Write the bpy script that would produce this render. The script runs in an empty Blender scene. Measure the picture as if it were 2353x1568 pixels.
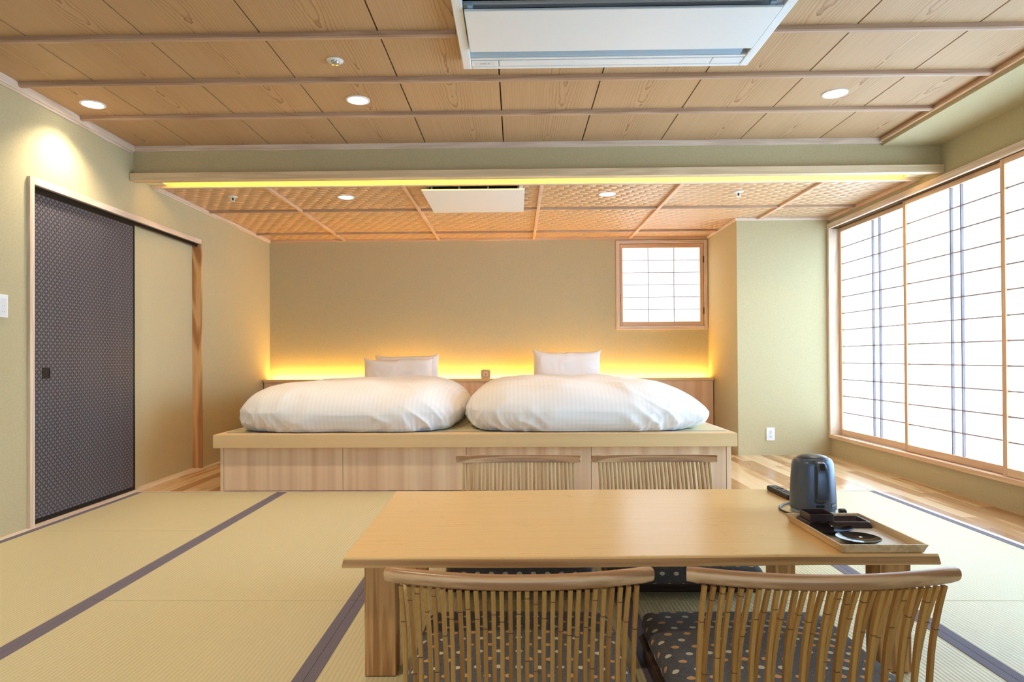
import bpy, bmesh, math, random
from mathutils import Vector, Matrix, noise
random.seed(7)
PI = math.pi
SC = bpy.context.scene
COL = SC.collection

# ------------------------------------------------------------------ measures (metres)
XL, XR, YB, YC, XC, YBM = -2.6175, 2.845, 6.929, 6.021, 2.008, 4.4516
ZC, ZA, YN = 2.36, 2.16, -1.6
XS = 2.456                       # where the board ceiling ends and the soffit starts
ZT = 0.35                        # table top height

# ------------------------------------------------------------------ helpers
class MB:
    def __init__(s): s.v = []; s.f = []; s.sm = []
    def add(s, vs, fs, smooth=False):
        o = len(s.v); s.v += [tuple(p) for p in vs]
        for f in fs: s.f.append([i + o for i in f]); s.sm.append(smooth)
        return s
    def box(s, x0, x1, y0, y1, z0, z1):
        vs = [(x, y, z) for z in (z0, z1) for y in (y0, y1) for x in (x0, x1)]
        return s.add(vs, [(0, 2, 3, 1), (4, 5, 7, 6), (0, 1, 5, 4), (2, 6, 7, 3), (0, 4, 6, 2), (1, 3, 7, 5)])
    def quad(s, a, b, c, d): return s.add([a, b, c, d], [(0, 1, 2, 3)])
    def prism(s, poly, axis, a, b):
        n = len(poly)
        def P(p, t):
            return {'x': (t, p[0], p[1]), 'y': (p[0], t, p[1]), 'z': (p[0], p[1], t)}[axis]
        vs = [P(p, a) for p in poly] + [P(p, b) for p in poly]
        fs = [tuple(range(n)), tuple(range(2 * n - 1, n - 1, -1))]
        fs += [(i, i + n, (i + 1) % n + n, (i + 1) % n) for i in range(n)]
        return s.add(vs, fs)
    def lathe(s, prof, cx=0, cy=0, cz=0, n=48):
        vs = []; fs = []
        for r, z in prof:
            for k in range(n):
                a = 2 * PI * k / n; vs.append((cx + r * math.cos(a), cy + r * math.sin(a), cz + z))
        for i in range(len(prof) - 1):
            for k in range(n):
                fs.append((i * n + k, i * n + (k + 1) % n, (i + 1) * n + (k + 1) % n, (i + 1) * n + k))
        return s.add(vs, fs, True)
    def tube(s, pts, r, n=10, closed=False):
        pts = [Vector(p) for p in pts]; m = len(pts); vs = []; fs = []
        for i, p in enumerate(pts):
            t = (pts[(i + 1) % m] - pts[i - 1]) if closed else (pts[min(i + 1, m - 1)] - pts[max(i - 1, 0)])
            t.normalize()
            a = t.orthogonal().normalized() if i == 0 else (pa - t * pa.dot(t)).normalized()
            pa = a; b = t.cross(a)
            for k in range(n):
                w = 2 * PI * k / n; vs.append(p + a * (r * math.cos(w)) + b * (r * math.sin(w)))
        for i in range(m if closed else m - 1):
            j = (i + 1) % m
            for k in range(n): fs.append((i * n + k, i * n + (k + 1) % n, j * n + (k + 1) % n, j * n + k))
        if not closed: fs += [tuple(range(n))[::-1], tuple(range((m - 1) * n, m * n))]
        return s.add(vs, fs, True)
    def sweep(s, rings, cap=True, smooth=True):
        n = len(rings[0]); m = len(rings); fs = []
        for i in range(m - 1):
            for k in range(n): fs.append((i * n + k, i * n + (k + 1) % n, (i + 1) * n + (k + 1) % n, (i + 1) * n + k))
        if cap: fs += [tuple(range(n))[::-1], tuple(range((m - 1) * n, m * n))]
        return s.add([p for r in rings for p in r], fs, smooth)
    def grid(s, fn, nu, nv, smooth=True):
        vs = [fn(i / nu, j / nv) for j in range(nv + 1) for i in range(nu + 1)]
        fs = [(j * (nu + 1) + i, j * (nu + 1) + i + 1, (j + 1) * (nu + 1) + i + 1, (j + 1) * (nu + 1) + i) for j in range(nv) for i in range(nu)]
        return s.add(vs, fs, smooth)
    def mesh(s, name):
        me = bpy.data.meshes.new(name); me.from_pydata(s.v, [], s.f)
        for p, q in zip(me.polygons, s.sm): p.use_smooth = q
        bm = bmesh.new(); bm.from_mesh(me); bmesh.ops.recalc_face_normals(bm, faces=bm.faces)
        for e in bm.edges:
            if len(e.link_faces) == 2 and e.calc_face_angle(0) > 0.75: e.smooth = False
        bm.to_mesh(me); bm.free()
        return me

def link(name, data, mat=None, parent=None, bevel=0, seg=2, kind=None, label=None, cat=None, group=None, loc=None, rz=0, subsurf=0):
    if isinstance(data, MB): data = data.mesh(name)
    o = bpy.data.objects.new(name, data); COL.objects.link(o)
    if mat is not None:
        data.materials.append(mat)
    if parent is not None: o.parent = parent
    if loc is not None: o.location = loc
    if rz: o.rotation_euler.z = rz
    if bevel:
        b = o.modifiers.new('edge', 'BEVEL'); b.width = bevel; b.segments = seg; b.limit_method = 'ANGLE'; b.angle_limit = 0.7
        b.harden_normals = False
    if subsurf:
        b = o.modifiers.new('sub', 'SUBSURF'); b.levels = subsurf; b.render_levels = subsurf
    tag(o, label, cat, group, kind)
    return o
def tag(o, label=None, cat=None, group=None, kind=None):
    if label: o['label'] = label
    if cat: o['category'] = cat
    if group: o['group'] = group
    if kind: o['kind'] = kind
    return o
def thing(name, label, cat, loc, rz=0, group=None):
    o = bpy.data.objects.new(name, None); COL.objects.link(o); o.location = loc; o.rotation_euler.z = rz
    o.empty_display_size = 0.05
    return tag(o, label, cat, group)
def struct(name, mb, mat, bevel=0, parent=None):
    return link(name, mb, mat, parent, bevel, kind=None if parent else 'structure')
def copy_tree(o, parent=None):
    c = o.copy(); COL.objects.link(c)
    if parent is not None: c.parent = parent
    for ch in list(o.children): copy_tree(ch, c)
    return c

# ------------------------------------------------------------------ materials
def srgb(r, g, b):
    f = lambda c: (c / 255 / 12.92) if c / 255 <= 0.04045 else ((c / 255 + 0.055) / 1.055) ** 2.4
    return (f(r), f(g), f(b), 1)
class N:
    def __init__(s, name, rough=0.6, spec=0.3, metal=0):
        s.m = bpy.data.materials.new(name); s.m.use_nodes = True; s.t = s.m.node_tree
        s.p = s.t.nodes['Principled BSDF']
        s.p.inputs['Roughness'].default_value = rough; s.p.inputs['Metallic'].default_value = metal
        s.p.inputs['Specular IOR Level'].default_value = spec
    def node(s, typ, **kw):
        n = s.t.nodes.new('ShaderNode' + typ)
        for k, v in kw.items():
            if k in n.inputs: n.inputs[k].default_value = v
            else: setattr(n, k, v)
        return n
    def l(s, a, b): s.t.links.new(a, b)
    def obj(s): return s.node('TexCoord').outputs['Object']
    def uv(s): return s.node('TexCoord').outputs['UV']
    def mapping(s, vec, scale=(1, 1, 1), loc=(0, 0, 0), rot=(0, 0, 0)):
        n = s.node('Mapping'); n.inputs['Scale'].default_value = scale; n.inputs['Location'].default_value = loc
        n.inputs['Rotation'].default_value = rot; s.l(vec, n.inputs['Vector']); return n.outputs[0]
    def noise(s, vec, scale, detail=4, rough=0.55, dist=0):
        n = s.node('TexNoise'); n.inputs['Scale'].default_value = scale; n.inputs['Detail'].default_value = detail
        n.inputs['Roughness'].default_value = rough; n.inputs['Distortion'].default_value = dist; s.l(vec, n.inputs['Vector']); return n.outputs['Fac']
    def math(s, op, a, b=None, c=None):
        n = s.node('Math', operation=op)
        for i, v in enumerate((a, b, c)):
            if v is None: continue
            if isinstance(v, (int, float)): n.inputs[i].default_value = v
            else: s.l(v, n.inputs[i])
        return n.outputs[0]
    def sep(s, vec):
        n = s.node('SeparateXYZ'); s.l(vec, n.inputs[0]); return n.outputs
    def comb(s, x, y, z):
        n = s.node('CombineXYZ')
        for i, v in enumerate((x, y, z)):
            if isinstance(v, (int, float)): n.inputs[i].default_value = v
            else: s.l(v, n.inputs[i])
        return n.outputs[0]
    def ramp(s, fac, stops, interp='LINEAR'):
        n = s.node('ValToRGB'); cr = n.color_ramp; cr.interpolation = interp
        while len(cr.elements) < len(stops): cr.elements.new(0.5)
        for e, (p, c) in zip(cr.elements, stops): e.position = p; e.color = c
        s.l(fac, n.inputs[0]); return n.outputs[0]
    def mix(s, fac, a, b, mode='MIX'):
        n = s.node('Mix', data_type='RGBA', blend_type=mode)
        for i, v in ((0, fac), (6, a), (7, b)):
            if isinstance(v, (int, float)): n.inputs[i].default_value = v
            elif isinstance(v, tuple): n.inputs[i].default_value = v
            else: s.l(v, n.inputs[i])
        return n.outputs[2]
    def color(s, c):
        if isinstance(c, tuple): s.p.inputs['Base Color'].default_value = c
        else: s.l(c, s.p.inputs['Base Color'])
        return s
    def bump(s, h, strength=0.3, dist=0.002):
        n = s.node('Bump'); n.inputs['Strength'].default_value = strength; n.inputs['Distance'].default_value = dist
        s.l(h, n.inputs['Height']); s.l(n.outputs[0], s.p.inputs['Normal']); return s

def plain(name, c, rough=0.5, spec=0.4, metal=0):
    m = N(name, rough, spec, metal); m.color(c)
    nz = m.noise(m.obj(), 180, 2); m.bump(nz, 0.04, 0.001)
    return m.m
def wallpaper(name, c):
    m = N(name, 0.9, 0.1); o = m.obj()
    a = m.noise(o, 260, 3, 0.6); b = m.noise(o, 35, 3)
    d = tuple(x * 0.84 for x in c[:3]) + (1,); e = tuple(min(1, x * 1.1) for x in c[:3]) + (1,)
    k = m.ramp(a, [(0.3, d), (0.7, e)])
    m.color(m.mix(m.math('MULTIPLY', b, 0.18), k, d)); m.bump(a, 0.22, 0.0015); return m.m
def wood(name, light, dark, axis='X', grain=1.0, rough=0.5, spec=0.35, contrast=1.0, coat=0, vary=None):
    """straight grained wood; axis = direction of the fibres in the object's own frame"""
    m = N(name, rough, spec); o = m.obj()
    st = {'X': (0.8, 22, 22), 'Y': (22, 0.8, 22), 'Z': (22, 22, 0.8)}[axis]
    st2 = {'X': (0.5, 7, 7), 'Y': (7, 0.5, 7), 'Z': (7, 7, 0.5)}[axis]
    a = m.noise(m.mapping(o, tuple(q * grain * 3.0 for q in st)), 1.0, 5, 0.6)
    b = m.noise(m.mapping(o, tuple(q * grain for q in st2)), 1.0, 3, 0.5, 0.6)
    w = m.math('SINE', m.math('MULTIPLY', b, 42))
    f = m.math('ADD', m.math('MULTIPLY', a, 0.62), m.math('MULTIPLY', m.math('ADD', w, 1), 0.19))
    lo = 0.5 - 0.28 / max(contrast, 0.1); hi = 0.5 + 0.28 / max(contrast, 0.1)
    k = m.ramp(f, [(max(lo, 0), dark), (min(hi, 1), light)])
    if vary:
        ax = {'X': 0, 'Y': 1, 'Z': 2}[vary[0]]
        cell = m.math('FLOOR', m.math('DIVIDE', m.sep(o)[ax], vary[1]))
        wn = m.node('TexWhiteNoise', noise_dimensions='1D'); m.l(cell, wn.inputs['W'])
        k = m.mix(m.math('MULTIPLY', wn.outputs['Value'], vary[2]), k, vary[3])
    m.color(k); m.bump(a, 0.12, 0.001)
    if coat: m.p.inputs['Coat Weight'].default_value = coat; m.p.inputs['Coat Roughness'].default_value = 0.25
    return m.m
def emit(name, c, strength):
    m = N(name, 0.8, 0.1); m.color(tuple(min(1, x) for x in c[:3]) + (1,))
    m.p.inputs['Emission Color'].default_value = c; m.p.inputs['Emission Strength'].default_value = strength; return m.m

WALLC = srgb(196, 184, 148)
M_wall = wallpaper('wallpaper_sage_beige', WALLC)
M_wallin = wallpaper('wallpaper_door_panel', srgb(204, 192, 156))

def ceiling_boards():
    m = N('ceiling_cedar_boards', 0.55, 0.25); x, y, z = m.sep(m.obj())
    u = m.math('SUBTRACT', x, -2.202); cell = m.math('FLOOR', m.math('DIVIDE', u, 0.53))
    lx = m.math('SUBTRACT', m.math('SUBTRACT', u, m.math('MULTIPLY', cell, 0.53)), 0.30)
    # each board repeats in lengths of 0.485 m between battens
    rowq = m.math('FLOOR', m.math('DIVIDE', m.math('SUBTRACT', y, 2.93), 0.485))
    sh = m.math('MULTIPLY', m.math('SINE', m.math('ADD', m.math('MULTIPLY', cell, 2.3), m.math('MULTIPLY', rowq, 1.7))), 0.05)
    lx = m.math('ADD', lx, sh)
    yy = m.math('SUBTRACT', m.math('FRACT', m.math('DIVIDE', m.math('SUBTRACT', y, 2.93), 0.97)), 0.15)
    nz = m.noise(m.comb(m.math('MULTIPLY', x, 11), m.math('MULTIPLY', y, 5.0), m.math('MULTIPLY', cell, 3.1)), 1, 3)
    h = m.math('ADD', m.math('MULTIPLY', yy, 0.060), m.math('MULTIPLY', m.math('SUBTRACT', nz, 0.5), 0.040))
    r = m.math('SQRT', m.math('ADD', m.math('MULTIPLY', lx, lx), m.math('MULTIPLY', h, h)))
    ring = m.math('FRACT', m.math('DIVIDE', r, 0.0145))
    line = m.math('MULTIPLY', m.math('POWER', ring, 6), m.math('SUBTRACT', 1.0, m.math('MINIMUM', m.math('MULTIPLY', m.math('ABSOLUTE', lx), 5.5), 0.72)))
    fine = m.noise(m.mapping(m.obj(), (150, 2.2, 1)), 1, 3)
    wn = m.node('TexWhiteNoise', noise_dimensions='1D'); m.l(m.math('ADD', m.math('MULTIPLY', cell, 7), rowq), wn.inputs['W'])
    base = m.mix(fine, srgb(180, 146, 108), srgb(202, 169, 131))
    base = m.mix(m.math('MULTIPLY', wn.outputs['Value'], 0.2), base, srgb(172, 137, 99))
    m.color(m.mix(m.math('MULTIPLY', line, 1.0), base, srgb(134, 90, 56)))
    m.bump(fine, 0.08, 0.001); return m.m
M_ceil = ceiling_boards()
M_batten = wood('ceiling_batten_wood', srgb(196, 166, 142), srgb(172, 140, 116), 'X', 1.2, 0.5)
M_batten_y = wood('alcove_batten_wood', srgb(230, 198, 168), srgb(210, 174, 144), 'Y', 1.2, 0.5)
M_trim_x = wood('pale_trim_along_x', srgb(232, 214, 198), srgb(206, 184, 166), 'X', 1.1, 0.5)
M_trim_y = wood('pale_trim_along_y', srgb(234, 216, 198), srgb(208, 186, 166), 'Y', 1.1, 0.5)
M_trim_z = wood('pale_trim_upright', srgb(236, 216, 194), srgb(212, 188, 164), 'Z', 1.1, 0.5)
M_post = wood('warm_post_wood', srgb(216, 172, 122), srgb(172, 122, 78), 'Z', 0.7, 0.5, contrast=2.2)
M_lip = wood('cove_lip_wood', srgb(228, 206, 172), srgb(208, 184, 148), 'X', 1.0, 0.5)
M_groove = plain('dark_groove', srgb(92, 62, 28), 0.9, 0.1)

def ajiro():
    m = N('woven_cedar_ceiling', 0.36, 0.5); x, y, z = m.sep(m.obj())
    row = m.math('DIVIDE', y, 0.058); rf = m.math('FLOOR', row); fy = m.math('SUBTRACT', row, rf)
    off = m.math('MULTIPLY', m.math('MODULO', m.math('ADD', rf, 400), 3), 0.333)
    cx = m.math('ADD', m.math('DIVIDE', x, 0.098), off); fx = m.math('FRACT', cx)
    hx = m.math('SINE', m.math('MULTIPLY', fx, PI)); hy = m.math('SINE', m.math('MULTIPLY', fy, PI))
    hgt = m.math('MULTIPLY', m.math('POWER', hx, 0.8), m.math('POWER', hy, 0.6))
    fine = m.noise(m.mapping(m.obj(), (5, 90, 1)), 1, 3)
    m.color(m.mix(fine, srgb(206, 166, 124), srgb(228, 190, 150)))
    m.bump(hgt, 0.95, 0.020); return m.m
M_ajiro = ajiro()

def floor_planks():
    m = N('multi_tone_plank_floor', 0.2, 0.5); o = m.obj(); x, y, z = m.sep(o)
    c = m.math('FLOOR', m.math('DIVIDE', x, 0.088))
    wn0 = m.node('TexWhiteNoise', noise_dimensions='1D'); m.l(c, wn0.inputs['W'])
    yq = m.math('ADD', m.math('DIVIDE', y, 0.92), m.math('MULTIPLY', wn0.outputs['Value'], 5))
    r = m.math('FLOOR', yq)
    wn = m.node('TexWhiteNoise', noise_dimensions='2D'); m.l(m.comb(c, r, 0), wn.inputs['Vector'])
    g = m.noise(m.comb(m.math('MULTIPLY', x, 16), m.math('MULTIPLY', y, 1.5), m.math('MULTIPLY', m.math('ADD', m.math('MULTIPLY', c, 3.7), r), 5.3)), 1, 3, 0.5, 0.4)
    f = m.math('ADD', m.math('MULTIPLY', wn.outputs['Value'], 0.5), m.math('MULTIPLY', g, 0.62))
    k = m.ramp(f, [(0.30, srgb(230, 200, 160)), (0.52, srgb(220, 184, 138)), (0.58, srgb(190, 146, 100)), (0.85, srgb(160, 116, 76))])
    ex = m.math('ABSOLUTE', m.math('SUBTRACT', m.math('FRACT', m.math('DIVIDE', x, 0.088)), 0.5))
    ey = m.math('ABSOLUTE', m.math('SUBTRACT', m.math('FRACT', yq), 0.5))
    gap = m.math('MAXIMUM', m.math('GREATER_THAN', ex, 0.492), m.math('GREATER_THAN', ey, 0.4988))
    fine = m.noise(m.mapping(o, (120, 4, 1)), 1, 3)
    k = m.mix(m.math('MULTIPLY', fine, 0.25), k, srgb(170, 112, 62))
    m.color(m.mix(m.math('MULTIPLY', gap, 0.4), k, srgb(112, 72, 40))); m.bump(fine, 0.04, 0.0005)
    return m.m
M_floor = floor_planks()
M_sub = plain('subfloor', srgb(120, 100, 70), 0.9)

def tatami():
    m = N('tatami_straw', 0.5, 0.5); o = m.obj(); x, y, z = m.sep(o)
    w = m.math('MULTIPLY', m.math('ADD', m.math('SINE', m.math('MULTIPLY', x, 2 * PI / 0.0142)), 1), 0.5)
    w = m.math('POWER', w, 0.5)
    straw = m.noise(m.mapping(o, (30, 420, 1)), 1, 3, 0.6); big = m.noise(o, 3.0, 2)
    k = m.mix(straw, srgb(198, 187, 148), srgb(220, 210, 174))
    k = m.mix(m.math('MULTIPLY', big, 0.25), k, srgb(206, 194, 138))
    k = m.mix(m.math('MULTIPLY', m.math('SUBTRACT', 1, w), 0.28), k, srgb(168, 146, 90))
    m.color(k); m.bump(m.math('ADD', w, m.math('MULTIPLY', straw, 0.3)), 0.4, 0.002); return m.m
M_tatami = tatami()
def heri():
    m = N('tatami_border_cloth', 0.75, 0.2); x, y, z = m.sep(m.obj())
    a = m.math('SINE', m.math('MULTIPLY', m.math('ADD', x, y), 2 * PI / 0.011)); b = m.math('SINE', m.math('MULTIPLY', m.math('SUBTRACT', x, y), 2 * PI / 0.011))
    p = m.math('GREATER_THAN', m.math('MULTIPLY', a, b), 0.1)
    k = m.mix(p, srgb(110, 103, 116), srgb(124, 117, 131)); m.color(k); m.bump(p, 0.2, 0.0006); return m.m
M_heri = heri()

def fusuma():
    m = N('fusuma_linked_circle_paper', 0.5, 0.4); x, y, z = m.sep(m.obj()); d = 0.0256
    k = 0.70710678 / d
    u = m.math('MULTIPLY', m.math('ADD', y, z), k); v = m.math('MULTIPLY', m.math('SUBTRACT', y, z), k)
    u = m.math('FRACT', u); v = m.math('FRACT', v)
    tot = None
    for a in (0, 1):
        for b in (0, 1):
            du = m.math('SUBTRACT', u, a); dv = m.math('SUBTRACT', v, b)
            rr = m.math('ADD', m.math('MULTIPLY', du, du), m.math('MULTIPLY', dv, dv))
            q = m.math('LESS_THAN', rr, 0.4900); tot = q if tot is None else m.math('ADD', tot, q)
    pet = m.math('GREATER_THAN', tot, 1.5)
    fine = m.noise(m.obj(), 300, 2)
    lt = m.mix(fine, srgb(104, 101, 110), srgb(122, 118, 127)); dk = m.mix(fine, srgb(54, 51, 55), srgb(66, 62, 66))
    m.color(m.mix(pet, lt, dk)); m.p.inputs['Metallic'].default_value = 0.15; return m.m
M_fusuma = fusuma()
M_blackwood = plain('black_lacquer_edge', srgb(16, 14, 15), 0.4, 0.3)
M_shoji = wood('shoji_cedar', srgb(228, 192, 158), srgb(208, 168, 134), 'Z', 1.0, 0.5)
M_shoji_y = wood('shoji_cedar_along_y', srgb(234, 202, 168), srgb(216, 178, 144), 'Y', 1.0, 0.5)
M_shoji_x = wood('shoji_cedar_along_x', srgb(226, 190, 156), srgb(206, 166, 132), 'X', 1.0, 0.5)
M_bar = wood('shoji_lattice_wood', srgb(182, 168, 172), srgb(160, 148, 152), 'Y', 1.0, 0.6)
def paper(name, c, strength, clear):
    m = N(name, 0.9, 0.05); m.color((0.85, 0.87, 0.88, 1))
    m.p.inputs['Emission Color'].default_value = c; m.p.inputs['Emission Strength'].default_value = strength
    tr = m.node('BsdfTransparent'); mx = m.node('MixShader'); mx.inputs[0].default_value = clear
    out = m.t.nodes['Material Output']; m.l(m.p.outputs[0], mx.inputs[1]); m.l(tr.outputs[0], mx.inputs[2]); m.l(mx.outputs[0], out.inputs['Surface'])
    return m.m
M_bar_up = wood('shoji_upright_lattice_darkened', srgb(146, 136, 140), srgb(126, 116, 122), 'Z', 1.0, 0.6)  # lattice wood darkened in colour against the glare of the lit paper
M_paper = paper('daylit_shoji_paper', (0.62, 0.82, 1.0, 1), 1.9, 0.30)
M_paper_small = paper('daylit_small_shoji_paper', (0.80, 0.91, 1.0, 1), 0.95, 0.12)
M_glow_rear = emit('added_rear_glow_paper', (0.52, 0.76, 1.0, 1), 1.5)  # glow of the added rear window, unseen fill for the room

def hinoki(name, axis, panel):
    m = N(name, 0.5, 0.3); o = m.obj(); i = {'X': 0, 'Y': 1, 'Z': 2}[axis]
    st = [38, 38, 38]; st[i] = 0.7; st2 = [13, 13, 13]; st2[i] = 0.25
    a = m.noise(m.mapping(o, tuple(st)), 1, 4); b = m.noise(m.mapping(o, tuple(st2)), 1, 2)
    k = m.ramp(b, [(0.3, srgb(208, 172, 142)), (0.5, srgb(228, 196, 166)), (0.7, srgb(240, 214, 182))]) if panel else m.mix(b, srgb(212, 180, 132), srgb(232, 204, 158))
    m.color(m.mix(m.math('MULTIPLY', a, 0.3), k, srgb(196, 156, 118))); m.bump(a, 0.06, 0.0008); return m.m
M_panel = hinoki('platform_panel_cypress', 'Z', True)
M_slab = hinoki('platform_slab_cypress', 'X', False)
M_table = None
def table_wood():
    m = N('table_oak_top', 0.25, 0.5); o = m.obj(); y = m.sep(o)[1]
    cell = m.math('FLOOR', m.math('DIVIDE', m.math('ADD', y, m.math('MULTIPLY', m.noise(m.mapping(o, (0.6, 1, 1)), 2, 1), 0.03)), 0.115))
    wn = m.node('TexWhiteNoise', noise_dimensions='1D'); m.l(cell, wn.inputs['W'])
    a = m.noise(m.mapping(o, (3.0, 90, 90)), 1, 5, 0.6); b = m.noise(m.mapping(o, (9, 22, 22)), 1, 4, 0.6, 1.2)
    k = m.mix(a, srgb(234, 190, 126), srgb(247, 212, 152))
    k = m.mix(m.math('MULTIPLY', wn.outputs['Value'], 0.35), k, srgb(240, 200, 146))
    k = m.mix(m.math('MULTIPLY', m.math('GREATER_THAN', b, 0.64), 0.16), k, srgb(196, 140, 80))
    m.color(k); m.bump(a, 0.05, 0.0006); return m.m
M_table = table_wood()
M_tedge = wood('table_leg_oak', srgb(208, 158, 100), srgb(168, 118, 68), 'Z', 1.6, 0.45, contrast=2.2)
M_rail = wood('chair_rail_ash', srgb(218, 178, 132), srgb(170, 124, 84), 'X', 0.8, 0.3, 0.5, contrast=2.4)
M_railfar = M_rail
def bamboo(name, c1, c2):
    m = N(name, 0.42, 0.4); o = m.obj()
    a = m.noise(m.mapping(o, (160, 160, 6)), 1, 3); b = m.noise(m.mapping(o, (40, 1, 3)), 1, 2)
    k = m.mix(a, c1, c2); m.color(m.mix(m.math('MULTIPLY', b, 0.5), k, srgb(196, 150, 84))); return m.m
M_bamboo = bamboo('smoked_bamboo', srgb(184, 134, 66), srgb(208, 162, 92))
M_bamboo2 = bamboo('smoked_bamboo_darker', srgb(158, 108, 52), srgb(186, 136, 72))
M_bampale = bamboo('bamboo_pale_inner_face', srgb(212, 186, 130), srgb(232, 212, 164))
M_node = plain('bamboo_node_mark', srgb(112, 74, 38), 0.6)
M_seat = wood('dark_walnut_seat', srgb(86, 60, 46), srgb(56, 38, 30), 'X', 1.0, 0.4)

def cushion_cloth():
    m = N('dotted_cushion_cloth', 0.85, 0.15); u, v, w = m.sep(m.uv())
    def dots(ou, ov):
        du = m.math('SUBTRACT', m.math('FRACT', m.math('ADD', m.math('DIVIDE', u, 0.052), ou)), 0.5)
        dv = m.math('SUBTRACT', m.math('FRACT', m.math('ADD', m.math('DIVIDE', v, 0.082), ov)), 0.5)
        du = m.math('MULTIPLY', du, 0.052 / 0.0095); dv = m.math('MULTIPLY', dv, 0.082 / 0.0085)
        return m.math('LESS_THAN', m.math('ADD', m.math('MULTIPLY', du, du), m.math('MULTIPLY', dv, dv)), 1.0)
    n1 = m.noise(m.mapping(m.uv(), (1, 1, 1)), 330, 1, 0.5, 1.0)
    sq = m.math('LESS_THAN', m.math('ABSOLUTE', m.math('SUBTRACT', n1, 0.5)), 0.05)
    k = m.mix(m.noise(m.uv(), 40, 2), srgb(92, 90, 92), srgb(112, 109, 110)); k = m.mix(m.math('MULTIPLY', sq, 0.85), k, srgb(46, 46, 50))
    st = m.math('MULTIPLY', m.math('GREATER_THAN', m.math('SINE', m.math('MULTIPLY', v, 2 * PI / 0.0034)), 0.3), 0.3)
    k = m.mix(dots(0.5, 0.183), k, m.mix(st, srgb(214, 206, 184), srgb(150, 146, 136)))
    k = m.mix(dots(0.0, 0.683), k, m.mix(st, srgb(206, 158, 104), srgb(160, 112, 66)))
    m.color(k); m.bump(sq, 0.25, 0.001); m.p.inputs['Sheen Weight'].default_value = 0.1; return m.m
M_cushion = cushion_cloth()
def linen(name):
    m = N(name, 0.8, 0.2); o = m.obj(); x = m.sep(o)[0]
    s = m.math('GREATER_THAN', m.math('SINE', m.math('MULTIPLY', x, 2 * PI / 0.03)), 0.0)
    nz = m.noise(o, 500, 2)
    m.color(m.mix(s, srgb(232, 233, 238), srgb(236, 237, 241))); m.bump(nz, 0.05, 0.0005)
    m.p.inputs['Sheen Weight'].default_value = 0.15; return m.m
M_linen = linen('white_striped_linen')
M_pillow = plain('white_pillowcase', srgb(238, 237, 240), 0.8, 0.2)
M_white = plain('white_plastic', srgb(232, 234, 236), 0.4, 0.4)
M_acwhite = plain('air_conditioner_white', srgb(228, 234, 240), 0.4, 0.4)
M_dark = plain('dark_slot', srgb(10, 15, 24), 0.6, 0.2)  # near-black: slot shade in the ceiling units, also the sprinkler bulbs
M_grey = plain('grey_plastic', srgb(150, 156, 162), 0.5)
M_acblue = plain('louver_sky_tint', srgb(148, 178, 204), 0.45, 0.4)  # blue sky light is painted into this colour
M_chrome = plain('chrome', srgb(200, 205, 210), 0.15, 0.5, 1.0)
M_lacquer = plain('dark_brown_lacquer', srgb(30, 22, 23), 0.07, 0.22)
M_lacq2 = plain('brown_lacquer_matte', srgb(66, 48, 48), 0.28, 0.5)
M_tray = wood('tray_oak', srgb(232, 206, 164), srgb(206, 174, 128), 'Y', 1.2, 0.5, contrast=1.4)
M_trayin = plain('tray_bed', srgb(226, 212, 192), 0.4, 0.4)
M_kettle = plain('slate_kettle_body', srgb(96, 107, 126), 0.33, 0.5, 0.6)
M_kettle2 = plain('slate_kettle_dark', srgb(70, 78, 92), 0.33, 0.5, 0.5)
M_kbase = plain('kettle_translucent_base', srgb(150, 180, 200), 0.3)
M_black = plain('black_rubber', srgb(22, 22, 26), 0.4, 0.45)
M_clockwood = wood('clock_wood', srgb(236, 200, 152), srgb(218, 176, 128), 'X', 2, 0.5)
M_dial = plain('clock_dial', srgb(232, 206, 176), 0.6)
M_warm = emit('lamp_diffuser', (1.0, 0.90, 0.70, 1), 14.0)
M_led = emit('shelf_led_diffuser', (1.0, 0.63, 0.13, 1), 46.0)
M_cove = emit('cove_led_tape', (1.0, 0.64, 0.14, 1), 13.0)
M_leaf = plain('platform_mat_blue_edge', srgb(104, 112, 134), 0.8)

# ------------------------------------------------------------------ floor and tatami
XT0, XT1 = -2.5805, 2.368
TW = (XT1 - XT0) / 5
m = MB()
m.box(XT1 + 0.03, XR + 0.2, YN, 4.44, -0.05, 0.0)
m.box(XL - 0.2, XR + 0.2, 4.44, YB + 0.1, -0.05, 0.0)
m.box(XL - 0.2, XT1 + 0.03, YN, 0.465, -0.05, 0.0)
m.box(XL - 0.2, XR + 0.2, YN, YB + 0.1, -0.09, -0.05)
struct('floor', m, M_floor)
m = MB().box(XT0 - 0.001, XT1 + 0.03, 4.4235, 4.44, -0.045, 0.002); struct('trim_tatami_far_edge', m, M_trim_x, 0.001)
m = MB().box(XT1 + 0.001, XT1 + 0.03, 0.466, 4.4235, -0.045, 0.002); struct('trim_tatami_window_edge', m, M_trim_y, 0.001)
m = MB().box(XL, XT0 - 0.001, 0.466, YB - 0.21, -0.04, 0.004); struct('trim_left_threshold', m, M_trim_y, 0.001)

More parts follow.
